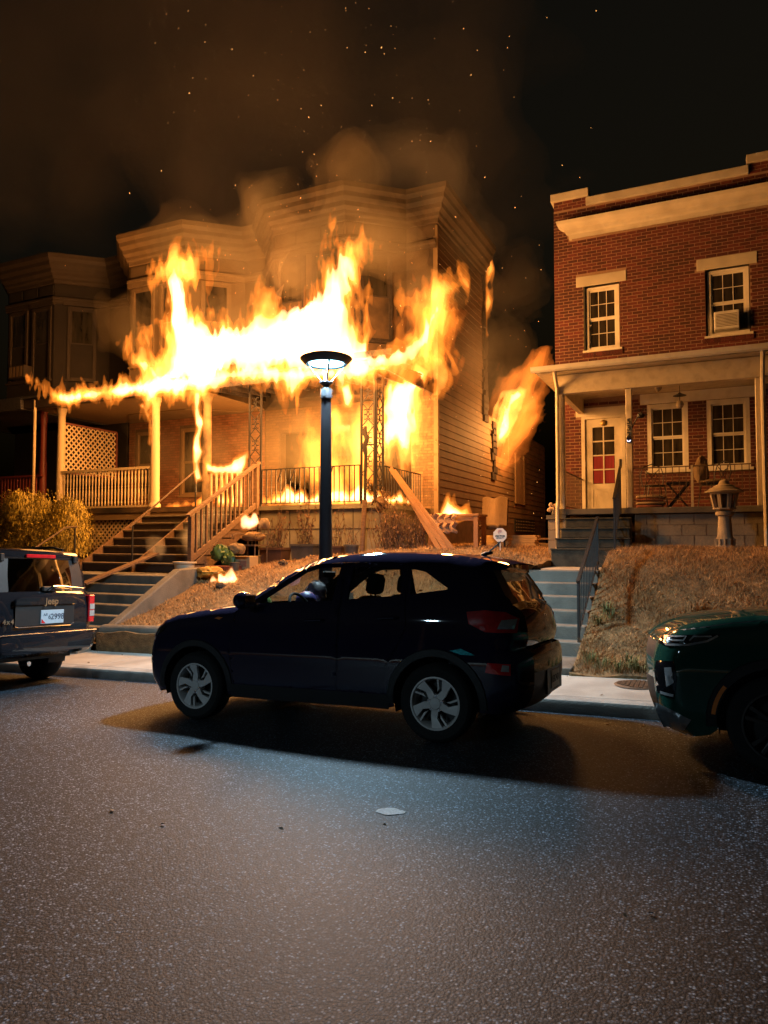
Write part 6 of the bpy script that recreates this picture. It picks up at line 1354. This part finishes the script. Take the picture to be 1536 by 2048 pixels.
rows = [[(-4.62+.55*j/8, 14.95+.10*f+.03*math.sin(j), tz+.45+.62*f+.03*math.sin(j*1.3)*f) for j in range(9)] for f in [i/8 for i in range(9)]]
MB().grid(rows+[[(p[0], p[1]+.09, p[2]) for p in r] for r in reversed(rows)]).build('back_pad', PAD, ch, smooth=True)
MB().box((-4.62,14.45,tz+.36),(-4.07,14.98,tz+.46)).build('seat_pad', PAD, ch, bevel=.03)
for (x, y) in ((-4.58,14.5),(-4.11,14.5),(-4.58,14.95),(-4.11,14.95)): MB().box((x-.018,y-.018,tz-.02),(x+.018,y+.018,tz+.36)).build('leg', IRON, ch)
for i, (a, c) in enumerate((((-6.20,13.62,3.22),(-4.62,12.9,1.42)), ((-6.10,13.58,3.15),(-4.50,12.92,1.42)), ((-6.05,13.70,3.0),(-4.80,12.95,1.42)))):
    tag(MB().bar(a, c, .03, .10).build('leaning_plank', TW), ('long plank leaning on the porch rail, nearest the burning table', 'long plank leaning on the porch rail, the one in front', 'shorter plank leaning on the porch rail')[i], 'plank', 'planks leaning on the porch')
lu = thing('lumber_stack', 'stack of pale boards on the ground in the gap between the houses', 'lumber'); LUM = mat('pale_lumber', (.42,.27,.12), .75, .2, 5, bump=.2, bscale=25, stretch=(1,6,6), island=.15); uz = lz(-4.0,15.4)
for i in range(6):
    for j in range(2): MB().box((-4.75+.03*math.sin(i*3), 15.3+j*.2, uz+i*.038), (-3.52+.03*math.sin(i*5+j), 15.48+j*.2, uz+i*.038+.033)).build('board', LUM, lu)
pg = thing('low_bench', 'low dark bench behind the stacked boards', 'bench'); MB().box((-4.0,17.2,1.72),(-3.55,17.5,1.76)).build('seat', WOOD, pg); Bx('leg', (-3.97,17.25,1.5),(-3.93,17.45,1.719), WOOD, pg); Bx('leg', (-3.62,17.25,1.5),(-3.58,17.45,1.719), WOOD, pg)
sg = thing('yard_sign', 'white octagonal security yard sign reading VECTOR SECURITY on a thin stake', 'sign')
sx, sy, sz = -3.66, 13.0, 1.79; WS_ = mat('sign_white', (.72,.70,.64), .5, .04, 5)
MB().prism([(sx+.137*math.cos(R_(22.5+45*i)), sz+.137*math.sin(R_(22.5+45*i))) for i in range(8)], sy-.004, sy+.004, 'xz').build('panel', WS_, sg)
MB().box((sx-.008,sy+.005,lz(sx,sy)-.03),(sx+.008,sy+.017,sz+.05)).build('stake', WS_, sg)
SB = mat('sign_black', (.02,.02,.02), .6)
text_obj('lettering', 'VECTOR', .048, SB, sg, frame_M((sx,sy-.0055,sz-.022), (1,0,0), (0,0,1)), extr=.001, bold=.002, spacing=1.05); text_obj('lettering', 'SECURITY', .030, SB, sg, frame_M((sx,sy-.0055,sz-.058), (1,0,0), (0,0,1)), extr=.001, bold=.001, spacing=1.1)
SR = mat('sign_red', (.45,.10,.07), .6)
for k in range(3): MB().tube([(sx+.012*(k+1)*math.cos(a), sy-.006, sz+.058+.013*(k+1)*math.sin(a)) for a in [R_(-60+k*40+i*30) for i in range(9)]], .003, 4).build('emblem_swirl', SR, sg)
# ------------------------------------------------------------------ stone lantern, iron cover, porch things on the right
SL = thing('stone_lantern', 'pagoda-shaped stone garden lantern on a fluted pedestal before the right porch', 'garden lantern'); gx, gy = .15, 13.3; gz = lz(gx, gy)-.02
STN = mat('cast_stone', (.34,.27,.18), .9, .18, 8, bump=.4, bscale=45, dark=(.16,.125,.08), darkscale=5, darkamt=.5)
MB().lathe([(.15,0),(.15,.10),(.135,.12),(.145,.22),(.12,.26),(.10,.55),(.105,.60),(.14,.62),(.145,.67),(.11,.69)], (gx, gy, gz), 20).build('pedestal', STN, SL, smooth=True, angle=30)
b = MB()
for k in range(12): a = 2*math.pi*k/12; b = MB().tube([(gx+.145*math.cos(a), gy+.145*math.sin(a), gz+.11), (gx+.150*math.cos(a), gy+.150*math.sin(a), gz+.22)], .014, 5); b.build('flute', STN, SL)
MB().lathe([(.11,.691),(.20,.72),(.20,.74),(.0,.741)], (gx, gy, gz), 8, caps=False, a0=R_(22.5)).build('chamber_base', STN, SL)
for k in range(8):
    a = 2*math.pi*k/8+R_(22.5); c, s = math.cos(a), math.sin(a); MB().bar((gx+.155*c, gy+.155*s, gz+.742), (gx+.205*c, gy+.205*s, gz+.97), .055, .05, up=(c, s, 0)).build('chamber_post', STN, SL)
MB().lathe([(.12,.742),(.15,.97)], (gx, gy, gz), 8, caps=False, a0=R_(22.5)).build('lantern_core', RISER, SL)
MB().lathe([(.22,.971),(.23,1.0),(.30,1.005),(.305,1.025),(.24,1.055),(.23,1.075),(.17,1.095),(.16,1.12),(.10,1.14),(.085,1.16),(.07,1.20),(.03,1.225),(.0,1.23)], (gx, gy, gz), 24, caps=False).build('roof', STN, SL, smooth=True, angle=25)
MC = thing('iron_cover', 'round rusty iron utility cover in the pavement edge near the crossover', 'manhole cover')
mz = walk_z(-.82, 8.25)+.003
MB().lathe([(.0,.012),(.23,.012),(.25,.0)], (-.80, 8.30, mz), 30, caps=False).build('plate', RUST, MC)
for i in range(-4, 5):
    for j in range(-4, 5):
        if i*i+j*j < 18: MB().box((-.80+i*.048-.017, 8.30+j*.048-.017, mz+.0125), (-.80+i*.048+.017, 8.30+j*.048+.017, mz+.019)).build('stud', RUST, MC)
def bistro_chair(x, y, rot, lab, pad=None):
    t = thing('bistro_chair', lab, 'chair', 'porch chairs of the brick house'); z = 2.302; Mx = Matrix.Translation((x, y, z)) @ Matrix.Rotation(rot, 4, 'Z'); W = lambda p: tuple(Mx @ Vector(p))
    MB().lathe([(.0,.44),(.2,.44),(.21,.45),(.2,.46),(.0,.46)], (x, y, z), 18, caps=False).build('seat', IRON, t)
    for (dx, dy) in ((-.17,-.17),(.17,-.17),(-.17,.17),(.17,.17)): MB().tube([W((dx*1.15,dy*1.15,0)), W((dx*.85,dy*.85,.44))], .011, 6).build('leg', IRON, t)
    MB().tube([W((-.19,.17,.44)), W((-.22,.22,.68)), W((-.17,.24,.84)), W((0,.25,.90)), W((.17,.24,.84)), W((.22,.22,.68)), W((.19,.17,.44))], .011, 6).build('back_hoop', IRON, t)
    for s in (-1, 1):
        MB().tube([W((-.15*s,.19,.46)), W((.0,.23,.64)), W((.14*s,.24,.80))], .008, 5).build('back_bar', IRON, t)
        MB().tube([W((.05*s,.22,.60)), W((.11*s,.23,.66)), W((.07*s,.235,.74)), W((.0,.23,.70))], .007, 5).build('back_scroll', IRON, t)
    return t
bistro_chair(-1.05, 14.75, .3, 'scrolled iron chair left of the folding table on the right porch'); bistro_chair(-.02, 14.8, -.9, 'iron chair with a pale jacket right of the folding table on the right porch')
cloth_blob('jacket', 'pale jacket thrown over the right porch chair', 'jacket', (-.22,14.7,3.0), (.13,.10,.26), PALE, 12, amp=.14); cloth_blob('cushion', 'flat cream cushion on the right porch chair', 'cushion', (-.05,14.75,2.80), (.24,.20,.05), PALE, 13, amp=.04)
ft = thing('folding_table', 'dark folding table with crossed legs on the right porch', 'table')
MB().box((-.83,14.4,2.76),(-.42,14.85,2.79)).build('top', IRON, ft)
for y in (14.42, 14.82):
    MB().bar((-.80,y,2.31),(-.45,y,2.76),.035,.03).build('leg', IRON, ft); MB().bar((-.45,y+.012,2.31),(-.80,y+.012,2.76),.035,.03).build('leg', IRON, ft)
for i in range(4): tag(MB().box((-1.36,14.3,2.305+i*.062),(-.88+.03*(i % 2),14.72,2.36+i*.062)).build('folded_cushion', mat('cushion_stripe%d' % (i % 2), ((.30,.10,.07),(.40,.30,.2))[i % 2], .85, .2, 8), bevel=.02), ('lowest','second','third','topmost')[i]+' of four flat cushions stacked on the right porch', 'cushion', 'cushions stacked on the right porch')
def pendant(x, y, lab, parts):
    t = thing('porch_pendant', lab, 'pendant lamp')
    for nm, prof, m in parts: MB().lathe(prof, (x, y, 0), 16, caps=False).build(nm, m, t, smooth=True)
    return t
OLDGL = mat('frosted_glass', (.34,.28,.2), .25, .2, 10)
pendant(-.93, 14.3, 'egg-shaped glass pendant under the right porch beam', [('cap', [(.0,4.72),(.05,4.72),(.06,4.68),(.0,4.68)], IRON), ('globe', [(.055,4.68),(.075,4.62),(.06,4.55),(.0,4.50)], OLDGL)])
pendant(-.56, 14.4, 'round glass pendant with a flat metal shade under the right porch', [('cord', [(.005,4.93),(.005,4.47)], IRON), ('shade', [(.01,4.48),(.03,4.46),(.12,4.42),(.12,4.415),(.0,4.44)], IRON), ('stem', [(.008,4.43),(.008,4.32)], IRON), ('globe', [(.0,4.33),(.05,4.31),(.075,4.25),(.05,4.19),(.0,4.17)], OLDGL)])
MB().bar((-1.4,14.3,4.86),(-.5,14.35,4.9),.02).build('x', IRON) if False else None
cb_ = thing('porch_camera', 'small black doorbell camera with a lit screen on the porch post', 'camera'); MB().box((-1.487,13.985,3.53),(-1.393,14.018,3.63)).build('case', mat('camera_black', (.012,.01,.03), .3), cb_, bevel=.008)
m = mat('camera_led', (.4,.4,.9), .3, emit=(.7,.75,1), estr=2.0); MB().tube([(-1.47,13.984,3.575),(-1.455,13.984,3.55),(-1.425,13.984,3.55),(-1.41,13.984,3.575)], .009, 6).build('indicator', m, cb_)
hb = thing('plant_bracket', 'curly iron plant bracket with a dark basket on the porch post', 'bracket'); MB().tube([(-1.385,14.08,3.82),(-1.34,14.0,3.90),(-1.28,13.95,3.99),(-1.24,13.94,4.02)], .012, 6).build('arm', IRON, hb); MB().blob((-1.22,13.94,4.02), (.07,.06,.05), 10, 6, .2).build('basket', IRON, hb)
for (dx, dz) in ((.09,.12),(-.06,.10),(.12,-.02)): MB().tube([(-1.22,13.94,4.04),(-1.22+dx*.6,13.93,4.04+dz),(-1.22+dx,13.92,4.03+dz*.6)], .008, 5).build('curl', IRON, hb)
fl = thing('flower_pot', 'bunch of pale dried flowers on the pier at the right porch corner', 'flowers'); rf = random.Random(5)
MB().lathe([(.05,0),(.07,.08),(.0,.08)], (-2.88,14.15,2.187), 12, caps=False).build('pot', GREYP, fl)
for i in range(14): MB().blob((-2.88+rf.uniform(-.09,.09),14.13+rf.uniform(-.07,.05),2.30+rf.uniform(-.05,.10)), rf.uniform(.025,.045), 7, 5, .2).build('bloom', mat('dried_bloom', (.50,.36,.24), .8, .25, 20), fl)
# things on the hatchback's dashboard (seen through the window)
def in_car(p): return V.matrix_basis @ Vector(p)
o = cloth_blob('plush_toy', 'little green plush toy on the hatchback dashboard', 'toy', tuple(in_car((1.40,-.52,1.13))), (.07,.06,.07), mat('green_plush', (.12,.22,.03), .95), 21, 12, 9, .2)
o = cloth_blob('ball', 'purple blue ball on the hatchback dashboard behind the steering wheel', 'ball', tuple(in_car((1.54,.05,1.13))), (.12,.11,.11), mat('blue_vinyl', (.07,.06,.22), .4), 22, 16, 10, .03)
o = cloth_blob('clear_bag', 'shiny crumpled foil on the hatchback dashboard', 'foil', tuple(in_car((1.44,.42,1.18))), (.13,.11,.17), mat('foil', (.45,.40,.42), .25, .2, 20, metal=.7), 23, 16, 10, .12)
# ------------------------------------------------------------------ put each thing's origin at its base
bpy.context.view_layer.update()
for o in [q for q in bpy.data.objects if q.type == 'EMPTY' and q.parent is None]:
    ch = [q for q in bpy.data.objects if q.parent == o]
    lo = Vector((1e9,)*3); hi = Vector((-1e9,)*3)
    for q in ch:
        if q.type != 'MESH': continue
        for c in q.bound_box:
            p = q.matrix_basis @ Vector(c); lo = Vector(map(min, lo, p)); hi = Vector(map(max, hi, p))
    if lo.x > 1e8: continue
    if o.rotation_euler.x or o.rotation_euler.y: continue
    base = Vector(((lo.x+hi.x)/2, (lo.y+hi.y)/2, lo.z)); o.location = o.location+base
    for q in ch: q.location = q.location-base
